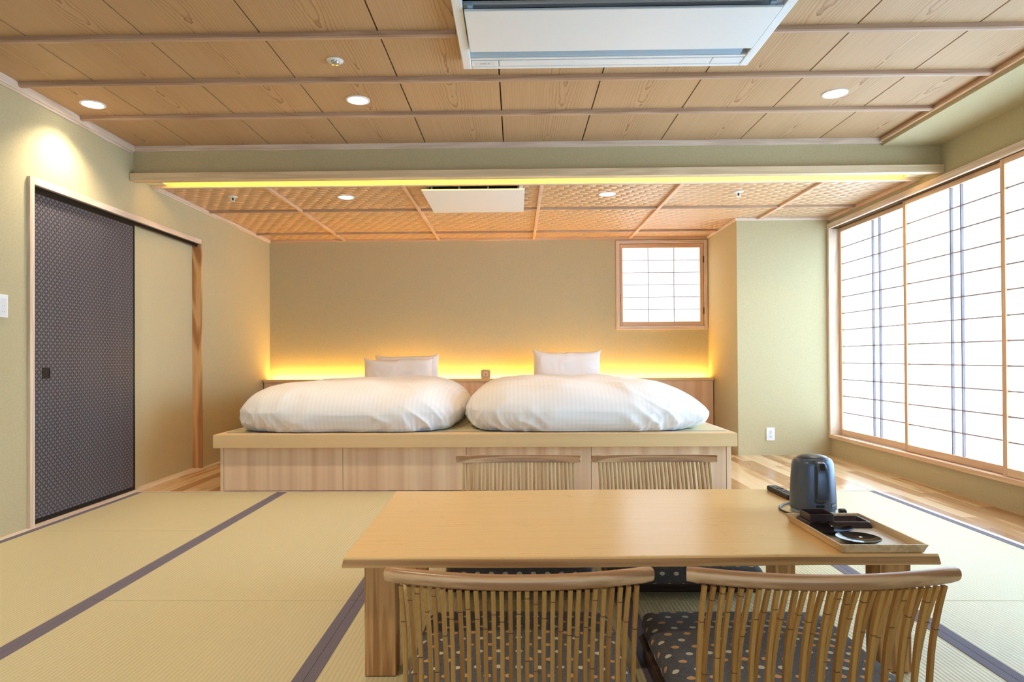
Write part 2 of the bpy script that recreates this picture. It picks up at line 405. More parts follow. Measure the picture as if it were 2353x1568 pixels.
def mat(ci, y0, y1, label):
    x0 = XT0 + ci * TW + 0.0006; x1 = x0 + TW - 0.0012
    t = thing('tatami_mat', label, 'tatami mat', ((x0 + x1) / 2, (y0 + y1) / 2, -0.048), 0, 'tatami mats of the room')
    hx = (x1 - x0) / 2; hy = (y1 - y0) / 2 - 0.0012
    link('straw_body', MB().box(-hx, hx, -hy, hy, 0, 0.0475), M_tatami, t, 0.0015)
    for s in (-1, 1):
        a, b = sorted((s * hx, s * (hx - 0.033)))
        link('cloth_border', MB().box(a, b, -hy, hy, 0.0472, 0.049), M_heri, t, 0.0006)
F = 4.4230
mat(0, F - TW, F, 'half-length tatami mat in the far corner by the patterned sliding door')
mat(0, F - 3 * TW, F - TW, 'full tatami mat along the wall under the white switch plate')
mat(1, F - 2 * TW, F, 'full tatami mat between the table end and the half-length mat')
mat(1, F - 4 * TW, F - 2 * TW, 'nearest full tatami mat in the row left of the table legs')
mat(2, F - 2 * TW, F, 'tatami mat reaching from under the table end to the bed platform')
mat(2, F - 4 * TW, F - 2 * TW, 'tatami mat under the near floor chair at the open table end')
mat(3, F - 2 * TW, F, 'tatami mat under the two floor chairs that face the camera')
mat(3, F - 4 * TW, F - 2 * TW, 'tatami mat under the gap between the two near floor chairs')
mat(4, F - 2 * TW, F, 'pale tatami mat behind the tray, ending at the plank floor')
mat(4, F - 4 * TW, F - 2 * TW, 'nearest pale tatami mat beside the window-side plank floor')

# ------------------------------------------------------------------ walls
DY0, DY1, DZ = 3.505, 5.385, 1.852        # door opening in the left wall
m = MB(); T = 0.12
m.box(XL - T, XL, YN, DY0 - 0.0, -0.05, 2.5); m.box(XL - T, XL, DY1, YB, -0.05, 2.5); m.box(XL - T, XL, DY0, DY1, DZ, 2.5)
m.box(XL - T - 0.02, XL - 0.075, DY0 - 0.05, DY1 + 0.05, -0.05, DZ + 0.05)
struct('wall_left', m, M_wall)
WX0, WX1, WZ0, WZ1 = 1.084, 1.963, 1.223, 2.089   # small window opening in the back wall
m = MB()
m.box(XL - T, WX0, YB, YB + T, -0.05, 2.5); m.box(WX1, XC + 0.1, YB, YB + T, -0.05, 2.5)
m.box(WX0, WX1, YB, YB + T, -0.05, WZ0); m.box(WX0, WX1, YB, YB + T, WZ1, 2.5)
struct('wall_back', m, M_wall)
m = MB().box(XC, XR + 0.2, YC, YB + T, -0.05, 2.5); struct('wall_column', m, M_wall)
SY0, SY1, SZ0, SZ1 = 1.86, 6.015, 0.16, 2.094      # shoji opening in the right wall
m = MB(); T2 = 0.2
m.box(XR, XR + T2, YN, YC, -0.05, SZ0 + 0.01); m.box(XR, XR + T2, YN, YC, SZ1 - 0.01, 2.5)
m.box(XR, XR + T2, YN, SY0, SZ0 + 0.01, SZ1 - 0.01)
struct('wall_right', m, M_wall)
RX0, RX1, RZ0, RZ1 = -2.1, 2.2, 0.25, 2.0
m = MB()
m.box(XL - T, RX0, YN - 0.12, YN, -0.05, 2.5); m.box(RX1, XR + T2, YN - 0.12, YN, -0.05, 2.5)
m.box(RX0, RX1, YN - 0.12, YN, -0.05, RZ0); m.box(RX0, RX1, YN - 0.12, YN, RZ1, 2.5)
struct('wall_rear', m, M_wall)
# beam between the two ceilings and soffit over the window
m = MB().box(XL, XR, YBM, YBM + 0.03, 2.120, 2.5); struct('wall_beam', m, M_wall)
m = MB().box(XS, XR, YN, YBM, 2.307, 2.5); struct('wall_soffit', m, M_wall)

# ------------------------------------------------------------------ main ceiling
m = MB(); g = 0.0036
edges = [XL] + [-2.202 + 0.53 * k for k in range(9)] + [XS]
for a, b in zip(edges, edges[1:]):
    m.box(a + (g if a > XL else 0), b - (g if b < XS else 0), YN, YBM, ZC, ZC + 0.02)
c0 = struct('ceiling', m, M_ceil)
struct('groove_backing', MB().box(XL, XS, YN, YBM, ZC + 0.02, ZC + 0.05), M_groove, parent=c0)
AX0, AX1, AY1 = -0.253, 1.126, 3.207
n = 0
def batten(x0, x1, y, z0=2.334, z1=ZC, w=0.030):
    global n; n += 1
    h = w / 2; c = 0.006
    poly = [(y - h, z1), (y - h, z0 + c), (y - h + c, z0), (y + h - c, z0), (y + h, z0 + c), (y + h, z1)]
    o = struct('trim_%d' % n, MB().prism(poly, 'x', x0, x1), M_batten)
for y in (3.40, 3.885): batten(XL + 0.018, XS - 0.012, y)
batten(XL + 0.018, AX0 - 0.012, 2.925); batten(AX1 + 0.012, XS - 0.012, 2.925)
for y in (2.44,):
    batten(XL + 0.018, AX0 - 0.012, y); batten(AX1 + 0.012, XS - 0.012, y)
for y in (1.955, 1.47, 0.985): batten(XL + 0.018, XS - 0.012, y)
def cornice(name, mb, mat): return struct(name, mb, mat, 0.002)
cornice('trim_ceiling_left', MB().box(XL, XL + 0.018, YN, YBM - 0.018, 2.318, ZC).box(XL, XL + 0.009, YN, YBM - 0.018, 2.304, 2.318), M_trim_y)
cornice('trim_ceiling_beam', MB().box(XL, XS, YBM - 0.018, YBM, 2.322, ZC), M_trim_x)
cornice('trim_ceiling_soffit', MB().box(XS - 0.012, XS + 0.001, YN, YBM - 0.018, 2.329, ZC).box(XS - 0.022, XS - 0.012, YN, YBM - 0.018, 2.329, 2.342), M_batten_y)

# ------------------------------------------------------------------ cove between the ceilings
struct('trim_cove_lip', MB().box(XL + 0.002, XR - 0.002, 4.402, 4.4516, 2.115, 2.166), M_lip, 0.002)
YK = 4.660
m = MB().box(XL, XR, YK, YK + 0.03, 2.1385, 2.34).box(XL, XR, YBM + 0.03, YK + 0.03, 2.33, 2.36)
struct('wall_cove', m, plain('cove_paint', srgb(236, 216, 168), 0.8))
struct('trim_cove_edge', MB().box(XL, XR, YK - 0.002, YK + 0.032, 2.130, 2.1385), M_trim_x, 0.002)
for i, xx in enumerate((XL, XR - 0.12)):
    struct('trim_cove_end_%d' % (i + 1), MB().box(xx, xx + 0.12, YBM + 0.03, YK, 2.150, 2.33), plain('cove_end_paint', srgb(240, 226, 190), 0.8))
link('cove_light_strip', MB().box(XL + 0.13, XR - 0.13, YBM + 0.034, YBM + 0.046, 2.19, 2.215), M_cove,
     label='yellow light strip hidden in the cove along the beam', cat='light strip')

# ------------------------------------------------------------------ alcove ceiling
m = MB().box(XL, XR, YK + 0.03, YC, ZA, ZA + 0.03).box(XL, XC, YC, YB, ZA, ZA + 0.03)
struct('ceiling_alcove', m, M_ajiro)
def sq(name, mb, mat): return struct(name, mb, mat, 0.003)
k = 0
for x in (-1.816, -0.815, 0.186, 1.196, 2.208):
    k += 1; y1 = YB - 0.016 if x < XC else YC - 0.016
    sq('trim_alcove_rib_%d' % k, MB().box(x - 0.014, x + 0.014, YK + 0.032, y1, 2.141, ZA), M_batten_y)
for y in (5.535, 6.545):
    xs = [XL + 0.016] + [x for x in (-1.816, -0.815, 0.186, 1.196, 2.208) if y < YC or x < XC] + [(XR if y < YC else XC) - 0.016]
    for a, b in zip(xs, xs[1:]):
        k += 1
        sq('trim_alcove_rib_%d' % k, MB().box(a + (0.014 if a > XL + 0.1 else 0), b - (0.014 if b < 2.3 and b not in ((XC - 0.016),) else 0), y - 0.013, y + 0.013, 2.141, ZA), M_batten)
sq('trim_alcove_left', MB().box(XL, XL + 0.016, YK + 0.032, YB, 2.136, ZA).box(XL, XL + 0.008, YK + 0.032, YB, 2.126, 2.136), M_trim_y)
sq('trim_alcove_back', MB().box(XL + 0.016, XC - 0.016, YB - 0.016, YB, 2.136, ZA), M_shoji_x)
sq('trim_alcove_column_side', MB().box(XC - 0.016, XC, YC - 0.016, YB, 2.136, ZA), M_trim_y)
sq('trim_alcove_column', MB().box(XC, XR - 0.016, YC - 0.016, YC, 2.136, ZA), M_trim_x)
sq('trim_alcove_right', MB().box(XR - 0.016, XR, YK + 0.032, YC, 2.130, ZA), M_batten_y)

# ------------------------------------------------------------------ sliding door on the left
t = bpy.data.objects.new('door_1', None); COL.objects.link(t); t['kind'] = 'structure'
PX = XL + 0.018
link('jamb', MB().box(XL - 0.07, PX, DY0 - 0.035, DY0, 0.0, DZ + 0.037), M_trim_z, t, 0.002)
link('jamb', MB().box(XL - 0.075, PX, DY1 - 0.004, DY1 + 0.012, 0.004, DZ + 0.037), M_post, t, 0.002)
link('lintel', MB().box(XL - 0.012, PX, DY0, DY1, DZ, DZ + 0.037), M_trim_y, t, 0.002)
link('track_groove', MB().box(XL - 0.075, XL - 0.013, DY0, DY1, DZ - 0.008, DZ + 0.002).box(XL - 0.022, XL - 0.014, DY0, DY1, DZ - 0.02, DZ), M_blackwood, t)
link('sill', MB().box(XL - 0.075, XL, DY0, DY1, -0.04, 0.004), M_trim_y, t, 0.001)
FX = XL - 0.016
fy0, fy1, fz0, fz1 = DY0 + 0.002, 4.492, 0.006, DZ - 0.012
d2 = link('door_panel', MB().box(FX - 0.018, FX - 0.002, fy0, fy1, fz0, fz1), M_fusuma, t)
m = MB().box(FX - 0.02, FX, fy1 - 0.018, fy1, fz0, fz1).box(FX - 0.02, FX, fy0, fy1 - 0.018, fz0, fz0 + 0.024).box(FX - 0.02, FX, fy0, fy1 - 0.018, fz1 - 0.022, fz1)
link('panel_edging', m, M_blackwood, d2, 0.001)
m = MB(); py0, py1, pz0, pz1 = 3.607, 3.668, 0.797, 0.858
m.box(FX - 0.004, FX + 0.0005, py0, py0 + 0.005, pz0, pz1).box(FX - 0.004, FX + 0.0005, py1 - 0.005, py1, pz0, pz1)
m.box(FX - 0.004, FX + 0.0005, py0, py1, pz0, pz0 + 0.005).box(FX - 0.004, FX + 0.0005, py0, py1, pz1 - 0.005, pz1).box(FX - 0.003, FX - 0.0016, py0, py1, pz0, pz1)
link('finger_pull', m, plain('black_finger_pull', srgb(16, 16, 18), 0.5), d2)
link('fixed_panel', MB().box(XL - 0.07, XL - 0.060, 4.40, DY1, 0.004, DZ - 0.006), M_wallin, t)

# ------------------------------------------------------------------ big shoji window
w = bpy.data.objects.new('window_1', None); COL.objects.link(w); w['kind'] = 'structure'
FXX = 2.822
link('sill', MB().box(FXX, 3.0, SY0, SY1 + 0.005, 0.158, 0.190), M_shoji_y, w, 0.003)
link('sill_groove', MB().box(2.868, 2.872, SY0, SY1 - 0.03, 0.1895, 0.191).box(2.897, 2.901, SY0, SY1 - 0.03, 0.1895, 0.191), M_groove, w)
link('head', MB().box(FXX, 3.0, SY0, SY1 + 0.005, 2.050, 2.096), M_trim_y, w, 0.003)
link('head_groove', MB().box(2.845, 2.955, SY0, SY1 - 0.03, 2.0475, 2.0505), M_groove, w)
link('jamb', MB().box(FXX, 3.0, SY1 - 0.028, SY1 + 0.005, 0.19, 2.05), M_trim_z, w, 0.002)
link('jamb', MB().box(FXX, 3.0, SY0, SY0 + 0.03, 0.19, 2.05), M_trim_z, w, 0.002)
def shoji(xf, y1, y0, vbars, depth=0.030, z0=0.193, z1=2.047):
    """panel whose room face is at x = xf, from far edge y1 to near edge y0"""
    p = link('shoji_panel', MB().box(xf, xf + depth, y1 - 0.034, y1, z0, z1).box(xf, xf + depth, y0, y0 + 0.034, z0, z1), M_shoji, w, 0.0015)
    link('shoji_rail', MB().box(xf, xf + depth, y0 + 0.034, y1 - 0.034, z0, z0 + 0.047), M_shoji_y, p, 0.0015)
    link('shoji_rail', MB().box(xf, xf + depth, y0 + 0.034, y1 - 0.034, z1 - 0.034, z1), M_shoji_y, p, 0.0015)
    for i in range(11):
        z = 1.872 - 0.1482 * i
        link('lattice_bar', MB().box(xf + 0.011, xf + 0.026, y0 + 0.03, y1 - 0.022, z - 0.0042, z + 0.0042), M_bar, p)
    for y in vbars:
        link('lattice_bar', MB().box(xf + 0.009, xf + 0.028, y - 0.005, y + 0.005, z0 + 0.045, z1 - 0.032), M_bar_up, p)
    link('shoji_paper', MB().box(xf + 0.0265, xf + 0.0285, y0 + 0.02, y1 - 0.02, z0 + 0.02, z1 - 0.02), M_paper, p)
    return p
shoji(2.912, 5.985, 4.92, (5.448, 5.346))
shoji(2.880, 4.945, 3.885, (4.425, 4.322))
shoji(2.848, 3.915, 2.86, (3.40, 3.30))
shoji(2.880, 2.89, 1.89, (2.42, 2.32))

# ------------------------------------------------------------------ small window in the back wall
w2 = bpy.data.objects.new('window_2', None); COL.objects.link(w2); w2['kind'] = 'structure'
ox0, ox1, oz0, oz1 = 1.046, 2.001, 1.185, 2.124
fy = YB - 0.014
m = MB().box(ox0, WX0, fy, YB + 0.03, oz0, oz1).box(WX1, ox1, fy, YB + 0.03, oz0, oz1)
link('window_frame', m, M_trim_z, w2, 0.002)
link('window_frame', MB().box(WX0, WX1, fy, YB + 0.03, oz0, WZ0).box(WX0, WX1, fy, YB + 0.03, WZ1, oz1), M_trim_x, w2, 0.002)
sx0, sx1, sz0, sz1 = WX0 + 0.004, WX1 - 0.004, WZ0 + 0.004, WZ1 - 0.004
s_ = link('sash', MB().box(sx0, sx0 + 0.028, fy + 0.006, YB + 0.03, sz0, sz1).box(sx1 - 0.034, sx1, fy + 0.006, YB + 0.03, sz0, sz1), M_shoji, w2, 0.002)
link('sash_rail', MB().box(sx0 + 0.028, sx1 - 0.034, fy + 0.006, YB + 0.03, sz0, sz0 + 0.042).box(sx0 + 0.028, sx1 - 0.034, fy + 0.006, YB + 0.03, sz1 - 0.04, sz1), M_shoji_x, s_, 0.002)
gx0, gx1, gz0, gz1 = sx0 + 0.028, sx1 - 0.034, sz0 + 0.042, sz1 - 0.04
for i in (1, 2):
    x = gx0 + (gx1 - gx0) * i / 3; link('lattice_bar', MB().box(x - 0.003, x + 0.003, YB + 0.004, YB + 0.016, gz0, gz1), M_bar, s_)
for i in range(1, 6):
    z = gz0 + (gz1 - gz0) * i / 6; link('lattice_bar', MB().box(gx0, gx1, YB + 0.006, YB + 0.016, z - 0.003, z + 0.003), M_bar, s_)
link('shoji_paper', MB().box(gx0 - 0.01, gx1 + 0.01, YB + 0.017, YB + 0.019, gz0 - 0.01, gz1 + 0.01), M_paper_small, s_)
for z in (1.92, 1.38): link('hinge', MB().box(WX1 - 0.008, WX1 + 0.002, fy - 0.003, fy + 0.008, z - 0.035, z + 0.035), plain('dark_hinge', srgb(70, 64, 60), 0.4), s_)
link('pull_handle', MB().box(sx0 + 0.006, sx0 + 0.015, fy - 0.010, fy + 0.007, 1.47, 1.56), M_shoji, s_, 0.002)
# rear window added out of view behind the viewpoint to light the room
w3 = bpy.data.objects.new('window_added_rear', None); COL.objects.link(w3); w3['kind'] = 'structure'
m = MB().box(RX0, RX0 + 0.05, YN - 0.1, YN + 0.015, RZ0, RZ1).box(RX1 - 0.05, RX1, YN - 0.1, YN + 0.015, RZ0, RZ1).box(RX0, RX1, YN - 0.1, YN + 0.015, RZ0, RZ0 + 0.05).box(RX0, RX1, YN - 0.1, YN + 0.015, RZ1 - 0.05, RZ1)
link('window_frame', m, M_shoji_x, w3)
m = MB()
for i in range(1, 12): x = RX0 + (RX1 - RX0) * i / 12; m.box(x - 0.004 - (0.018 if i % 3 == 0 else 0), x + 0.004 + (0.018 if i % 3 == 0 else 0), YN - 0.06, YN - 0.04, RZ0, RZ1)
for i in range(1, 11): z = RZ0 + (RZ1 - RZ0) * i / 11; m.box(RX0, RX1, YN - 0.055, YN - 0.042, z - 0.004, z + 0.004)
link('lattice', m, M_bar, w3)
link('shoji_paper', MB().box(RX0, RX1, YN - 0.066, YN - 0.062, RZ0, RZ1), M_glow_rear, w3)

# ------------------------------------------------------------------ bed platform, headboard shelf
PX0, PX1, PY0, PYE = -2.052, 1.463, 4.402, 6.735
t = thing('bed_platform', 'raised pale cypress bed platform with cupboard fronts, carrying both beds', 'bed platform', ((PX0 + PX1) / 2, 5.57, 0))
ox, oy = (PX0 + PX1) / 2, 5.57
L = lambda x0, x1, y0, y1, z0, z1: MB().box(x0 - ox, x1 - ox, y0 - oy, y1 - oy, z0, z1)
bx0, bx1, by0 = -2.022, 1.434, 4.446
link('base_cabinet', L(bx0 + 0.03, bx1 - 0.03, by0 + 0.02, PYE, 0.001, 0.299), M_panel, t)
link('end_panel', L(bx0, bx0 + 0.022, by0, PYE, 0.001, 0.299), M_panel, t, 0.001)
link('end_panel', L(bx1 - 0.03, bx1, by0, PYE, 0.001, 0.299), M_panel, t, 0.001)
xs = [bx0 + 0.023, -1.185, -0.345, 0.497, bx1 - 0.031]
for a, b in zip(xs, xs[1:]):
    link('front_panel', L(a + 0.0015, b - 0.0015, by0 + 0.002, by0 + 0.02, 0.004, 0.297), M_panel, t, 0.001)
link('slab_front', L(PX0, PX1, PY0, 4.525, 0.300, 0.390), M_slab, t, 0.003)
link('slab_side', L(PX0, PX0 + 0.032, 4.525, PYE, 0.300, 0.390), M_trim_y, t, 0.003)
link('slab_side', L(PX1 - 0.032, PX1, 4.525, PYE, 0.300, 0.390), M_trim_y, t, 0.003)
mm = link('platform_mat', L(PX0 + 0.033, PX1 - 0.033, 4.526, PYE, 0.302, 0.3885), M_tatami, t)
link('mat_border', L(PX0 + 0.033, PX1 - 0.033, 4.526, 4.556, 0.3884, 0.3898), M_leaf, mm)

hb = thing('headboard_shelf', 'low wooden headboard shelf along the back wall behind the pillows', 'headboard shelf', (-0.3, 6.84, 0))
Lh = lambda x0, x1, y0, y1, z0, z1: MB().box(x0 + 0.3, x1 + 0.3, y0 - 6.84, y1 - 6.84, z0, z1)
link('shelf_top', Lh(XL + 0.006, XC - 0.006, 6.728, 6.872, 0.655, 0.684), M_slab, hb, 0.002)
xs = [XL + 0.008, -1.48, -0.336, 0.83, XC - 0.008]
for a, b in zip(xs, xs[1:]):
    link('cabinet_front', Lh(a + 0.0015, b - 0.0015, 6.740, 6.758, 0.004, 0.654), M_panel, hb, 0.001)
link('cabinet_body', Lh(XL + 0.01, XC - 0.01, 6.760, 6.926, 0.004, 0.654), M_panel, hb)
link('shelf_light_strip', MB().box(XL + 0.03, XC - 0.03, 6.8735, 6.895, 0.662, 0.682), M_led,
     label='glowing yellow light strip set in the back of the headboard shelf', cat='light strip')

# ------------------------------------------------------------------ bedding
def duvet(name, cx, cy, hx, hy, H, seed, label, skew=0.0, corner=0.0, right_slope=1.0):
    """quilt billowing over the platform: rings from the hem at the platform up to the middle of the top"""
    nr = 560
    pr = []; D = 0.72 * hx / 0.8
    for k in range(44):
        h = 0.13 * k / 44; pr.append((0.062 * (1 - h / 0.13) ** 2.3, h))
    for k in range(64):
        t = (k / 63) ** 1.15 * PI / 2; pr.append((D * (1 - max(0, math.cos(t)) ** 0.40), 0.13 + 0.213 * math.sin(t) ** 1.33))
    vs = []; fs = []
    ridge = lambda v: (1 - min(1, math.sqrt(noise.noise(v) ** 2 + 0.0016) * 1.9)) ** 1.6
    for d, h in pr:
        for k in range(nr):
            a = 2 * PI * k / nr; ca, sa = math.cos(a), math.sin(a); e = 2 / 5.5
            ux = math.copysign(abs(ca) ** e, ca); uy = math.copysign(abs(sa) ** e, sa)
            w_ = max(0.0, 1 - d / D); dx = d * (1 + (right_slope - 1) * (w_ if ux > 0 else 0))
            ax = max(hx - dx, 0.004 * hx); ay = max(hy - d * (1 + (hy / hx - 1) * min(1, d / D)), 0.004)
            x = ax * ux; y = ay * uy
            if x > 0: x *= 1 + skew * max(0, y / hy)
            z = h * (H / 0.343)
            low = max(0.0, 1 - h / 0.24); low = low * low * (3 - 2 * low)
            px_, py_ = hx * ux, hy * uy
            sd = seed * 7.3
            broad = noise.noise(Vector((px_ * 3.0 + sd, py_ * 3.0, z * 3))) * 0.022
            # gathers fan upwards from the hem, drifting sideways as they rise
            g1 = ridge(Vector((px_ * 6.5 + z * 5 + sd, py_ * 6.5 + z * 4, z * 2.0 + sd)))
            g3 = ridge(Vector((px_ * 19 + z * 9 + sd, py_ * 19, z * 6 + 21)))
            g2 = ridge(Vector((px_ * 10 - z * 9 + sd, py_ * 10, z * 3.5 + 9)))
            nn = broad * (0.4 + 0.6 * low) + (g1 - 0.35) * 0.017 * (0.2 + low) + (g2 - 0.3) * 0.012 * low ** 0.7 + (g3 - 0.3) * 0.007 * low ** 1.5
            x += ux * nn * min(1, (1 - d / hx) * 1.2); y += uy * nn
            top = min(1, h / 0.27); top = top * top * (3 - 2 * top)
            z += top * (noise.noise(Vector((x * 2.6 + sd, y * 2.0, seed * 2))) * 0.030 + (ridge(Vector((x * 4.2 + y * 3 + sd, y * 3.5 - x * 2, 1.7 * seed))) - 0.3) * 0.010)
            if h <= 0.02: z = max(z + (noise.noise(Vector((px_ * 9 + sd, py_ * 9, 2))) + 0.2) * 0.012 * (h / 0.02 if h else 0), 0.0)
            if corner and x > 0 and y < 0:
                t = max(0, (x / hx) - 0.62) / 0.38 * max(0, (-y / hy) - 0.35) / 0.65
                z -= min(1, t) * corner * min(1, h / 0.2) * 0.9; x += t * 0.03
            q = min(1, max(0, (cy + y - 6.02) / 0.26)); z *= 1 - 0.60 * q * q * (3 - 2 * q)
            vs.append((x, y, max(z, 0.002)))
    m_ = len(pr)
    for i in range(m_ - 1):
        for k in range(nr): fs.append((i * nr + k, i * nr + (k + 1) % nr, (i + 1) * nr + (k + 1) % nr, (i + 1) * nr + k))
    fs.append(tuple(range((m_ - 1) * nr, m_ * nr)))
    mb = MB().add(vs, fs, True)
    return link(name, mb, M_linen, label=label, cat='duvet', group='white duvets on the bed platform', loc=(cx, cy, 0.392))
duvet('duvet', -1.220, 5.565, 0.804, 1.115, 0.335, 3.1, 'puffy white striped duvet on the bed with two pillows', skew=0.0)
duvet('duvet', 0.495, 5.565, 0.875, 1.115, 0.350, 8.6, 'puffy white striped duvet on the bed with one pillow', corner=0.05, right_slope=1.9)
def pillow(cx, y, w, h, z0, label, tilt=-0.12, seed=0, th=0.07, dip=0.03, ry=0.0, ears=(1, 1)):
    nu, nv = 64, 44
    def surf(sgn):
        def fn(i, j):
            u, v = 2 * i - 1, 2 * j - 1
            pu = 1 - 0.045 * (1 - v ** 4); x = w / 2 * u * pu; z = h / 2 * v
            ear = ears[0] if u < 0 else ears[1]
            z -= dip * max(v, 0) ** 2 * (1 - abs(u) ** 5) * (0.6 + 0.4 * ear); z += dip * 0.5 * max(-v, 0) ** 2 * (1 - u ** 4)
            z += (ear - 1) * dip * 0.7 * max(0, abs(u) - 0.6) / 0.4 * max(v, 0)
            e = max(0, (1 - u ** 6) * (1 - v ** 6)) ** 0.6
            y_ = sgn * th * e
            y_ += sgn * e * (noise.noise(Vector((x * 6 + seed, z * 6, sgn))) * 0.014 + (0.5 - abs(noise.noise(Vector((x * 10 + seed + z * 6, z * 9 - x * 4, sgn * 2))))) * 0.010)
            z += noise.noise(Vector((x * 5 + seed, 0, 3))) * 0.008 * e ** 0.3
            return (x, y_, z)
        return fn
    mb = MB().grid(surf(-1), nu, nv).grid(surf(1), nu, nv)
    me = mb.mesh('pillow'); bm = bmesh.new(); bm.from_mesh(me); bmesh.ops.remove_doubles(bm, verts=bm.verts, dist=0.0004)
    bmesh.ops.recalc_face_normals(bm, faces=bm.faces); bm.to_mesh(me); bm.free()
    for p in me.polygons: p.use_smooth = True
    o = link('pillow', me, M_pillow, label=label, cat='pillow', group='white pillows at the headboard')
    o.rotation_euler = (tilt, ry, 0); o.location = (cx, y, z0 + h / 2 * math.cos(tilt)); return o
pillow(-1.105, 6.60, 0.655, 0.405, 0.536, 'white pillow nearest the headboard, rear of the overlapping pair', seed=2, dip=0.022, ry=-0.012)
pillow(-1.165, 6.43, 0.690, 0.385, 0.536, 'white pillow in front of another, front of the overlapping pair', seed=5, dip=0.040, ry=-0.01, ears=(1, 0.3))
pillow(0.497, 6.57, 0.690, 0.450, 0.536, 'single white pillow with raised corners on the window-side bed', seed=9, dip=0.036, ry=0.008, ears=(1.25, 0.8))

# clock on the shelf
t = thing('alarm_clock', 'small square wooden clock on the headboard shelf between the beds', 'clock', (-0.322, 6.775, 0.684))
w_, h_ = 0.098, 0.094
def rrect(w, h, r, n=6):
    pts = []
    for cx, cz, a0 in ((w / 2 - r, h - r, 0), (-w / 2 + r, h - r, PI / 2), (-w / 2 + r, r, PI), (w / 2 - r, r, 1.5 * PI)):
        for k in range(n + 1): a = a0 + PI / 2 * k / n; pts.append((cx + r * math.cos(a), cz + r * math.sin(a)))
    return pts
link('case', MB().prism(rrect(w_, h_, 0.016), 'y', -0.02, 0.02), M_clockwood, t)
def disc(r, y0, y1, cx, cz, n=40): return MB().prism([(cx + r * math.cos(2 * PI * k / n), cz + r * math.sin(2 * PI * k / n)) for k in range(n)], 'y', y0, y1)
link('bezel', MB().prism([(0.037 * math.cos(2 * PI * k / 40), 0.050 + 0.037 * math.sin(2 * PI * k / 40)) for k in range(40)], 'y', -0.0225, -0.0201), plain('clock_bezel', srgb(164, 118, 78), 0.5), t)
link('dial', disc(0.034, -0.0232, -0.0226, 0, 0.050), M_dial, t)
m = MB()
for k in range(12):
    a = 2 * PI * k / 12; x, z = 0.028 * math.sin(a), 0.050 + 0.028 * math.cos(a); m.box(x - 0.0013, x + 0.0013, -0.0238, -0.0233, z - 0.0022, z + 0.0022)
link('hour_marks', m, plain('clock_marks', srgb(120, 90, 66), 0.6), t)
def hand(name, ang, ln, wd, yy):
    c, s = math.sin(ang), math.cos(ang); px, pz = s, -c
    P = lambda a, b: (a * c + b * px, 0.050 + a * s + b * pz)
    link(name, MB().prism([P(-0.004, -wd), P(ln, -wd * 0.6), P(ln, wd * 0.6), P(-0.004, wd)], 'y', yy, yy + 0.0006), plain(name + '_brown', srgb(92, 54, 28), 0.5), t)
hand('hour_hand', math.radians(128), 0.014, 0.0026, -0.0246); hand('minute_hand', math.radians(177), 0.024, 0.0018, -0.0254)

# ------------------------------------------------------------------ table
RT = math.radians(1.1)
t = thing('low_table', 'long low oak table with a natural-edged top and four square legs', 'low table', (0.331 + 0.0, 2.283, 0.0), RT)
TX, TY = 0.823, 0.458
rings = []
NX = 40
def edge_y(x, s, z): return s * TY + 0.004 * math.sin(x * 5 + s) + 0.003 * noise.noise(Vector((x * 4, s * 3, z * 20)))
for i in range(NX + 1):
    x = -TX + 2 * TX * i / NX
    dz = 0.0; r = 0.005; zt, zb = ZT, ZT - 0.030
    yf = edge_y(x, -1, 0); yb = edge_y(x, 1, 0)
    xx = lambda z: x + (0.004 * (zt - z) / 0.03 if i == NX else (-0.004 * (zt - z) / 0.03 if i == 0 else 0))
    rings.append([(xx(zt), yf + 0.006, zt), (xx(zt), yf + 0.002, zt - 0.002), (xx(zt), yf, zt - 0.006), (xx(zb), yf - 0.002, zb + 0.004), (xx(zb), yf + 0.002, zb),
                  (xx(zb), yb - 0.002, zb), (xx(zb), yb, zb + 0.004), (xx(zt), yb, zt - 0.006), (xx(zt), yb - 0.002, zt - 0.002), (xx(zt), yb - 0.006, zt)])
mb = MB().sweep(rings, True, False)
link('tabletop', mb, M_table, t)
m = MB()   # darker live edges are modelled as slim edge bands
link('front_edge', MB().sweep([[(p[0], p[1] - 0.0006, p[2]) for p in (r[2], r[3])] + [(r[3][0], r[3][1] + 0.003, r[3][2]), (r[2][0], r[2][1] + 0.003, r[2][2])] for r in rings], True, False),
     wood('table_edge_grain', srgb(204, 160, 108), srgb(156, 112, 70), 'X', 0.6, 0.5, contrast=2.4), t)
for sx, sy in ((-1, -1), (1, -1), (-1, 1), (1, 1)):
    x0 = sx * (TX - 0.093); y0 = sy * (TY - 0.086) + (0.0 if sy < 0 else -0.0)
    link('leg', MB().box(x0 - 0.044, x0 + 0.044, y0 - 0.039, y0 + 0.039, 0.001, ZT - 0.0305), M_tedge, t, 0.003)

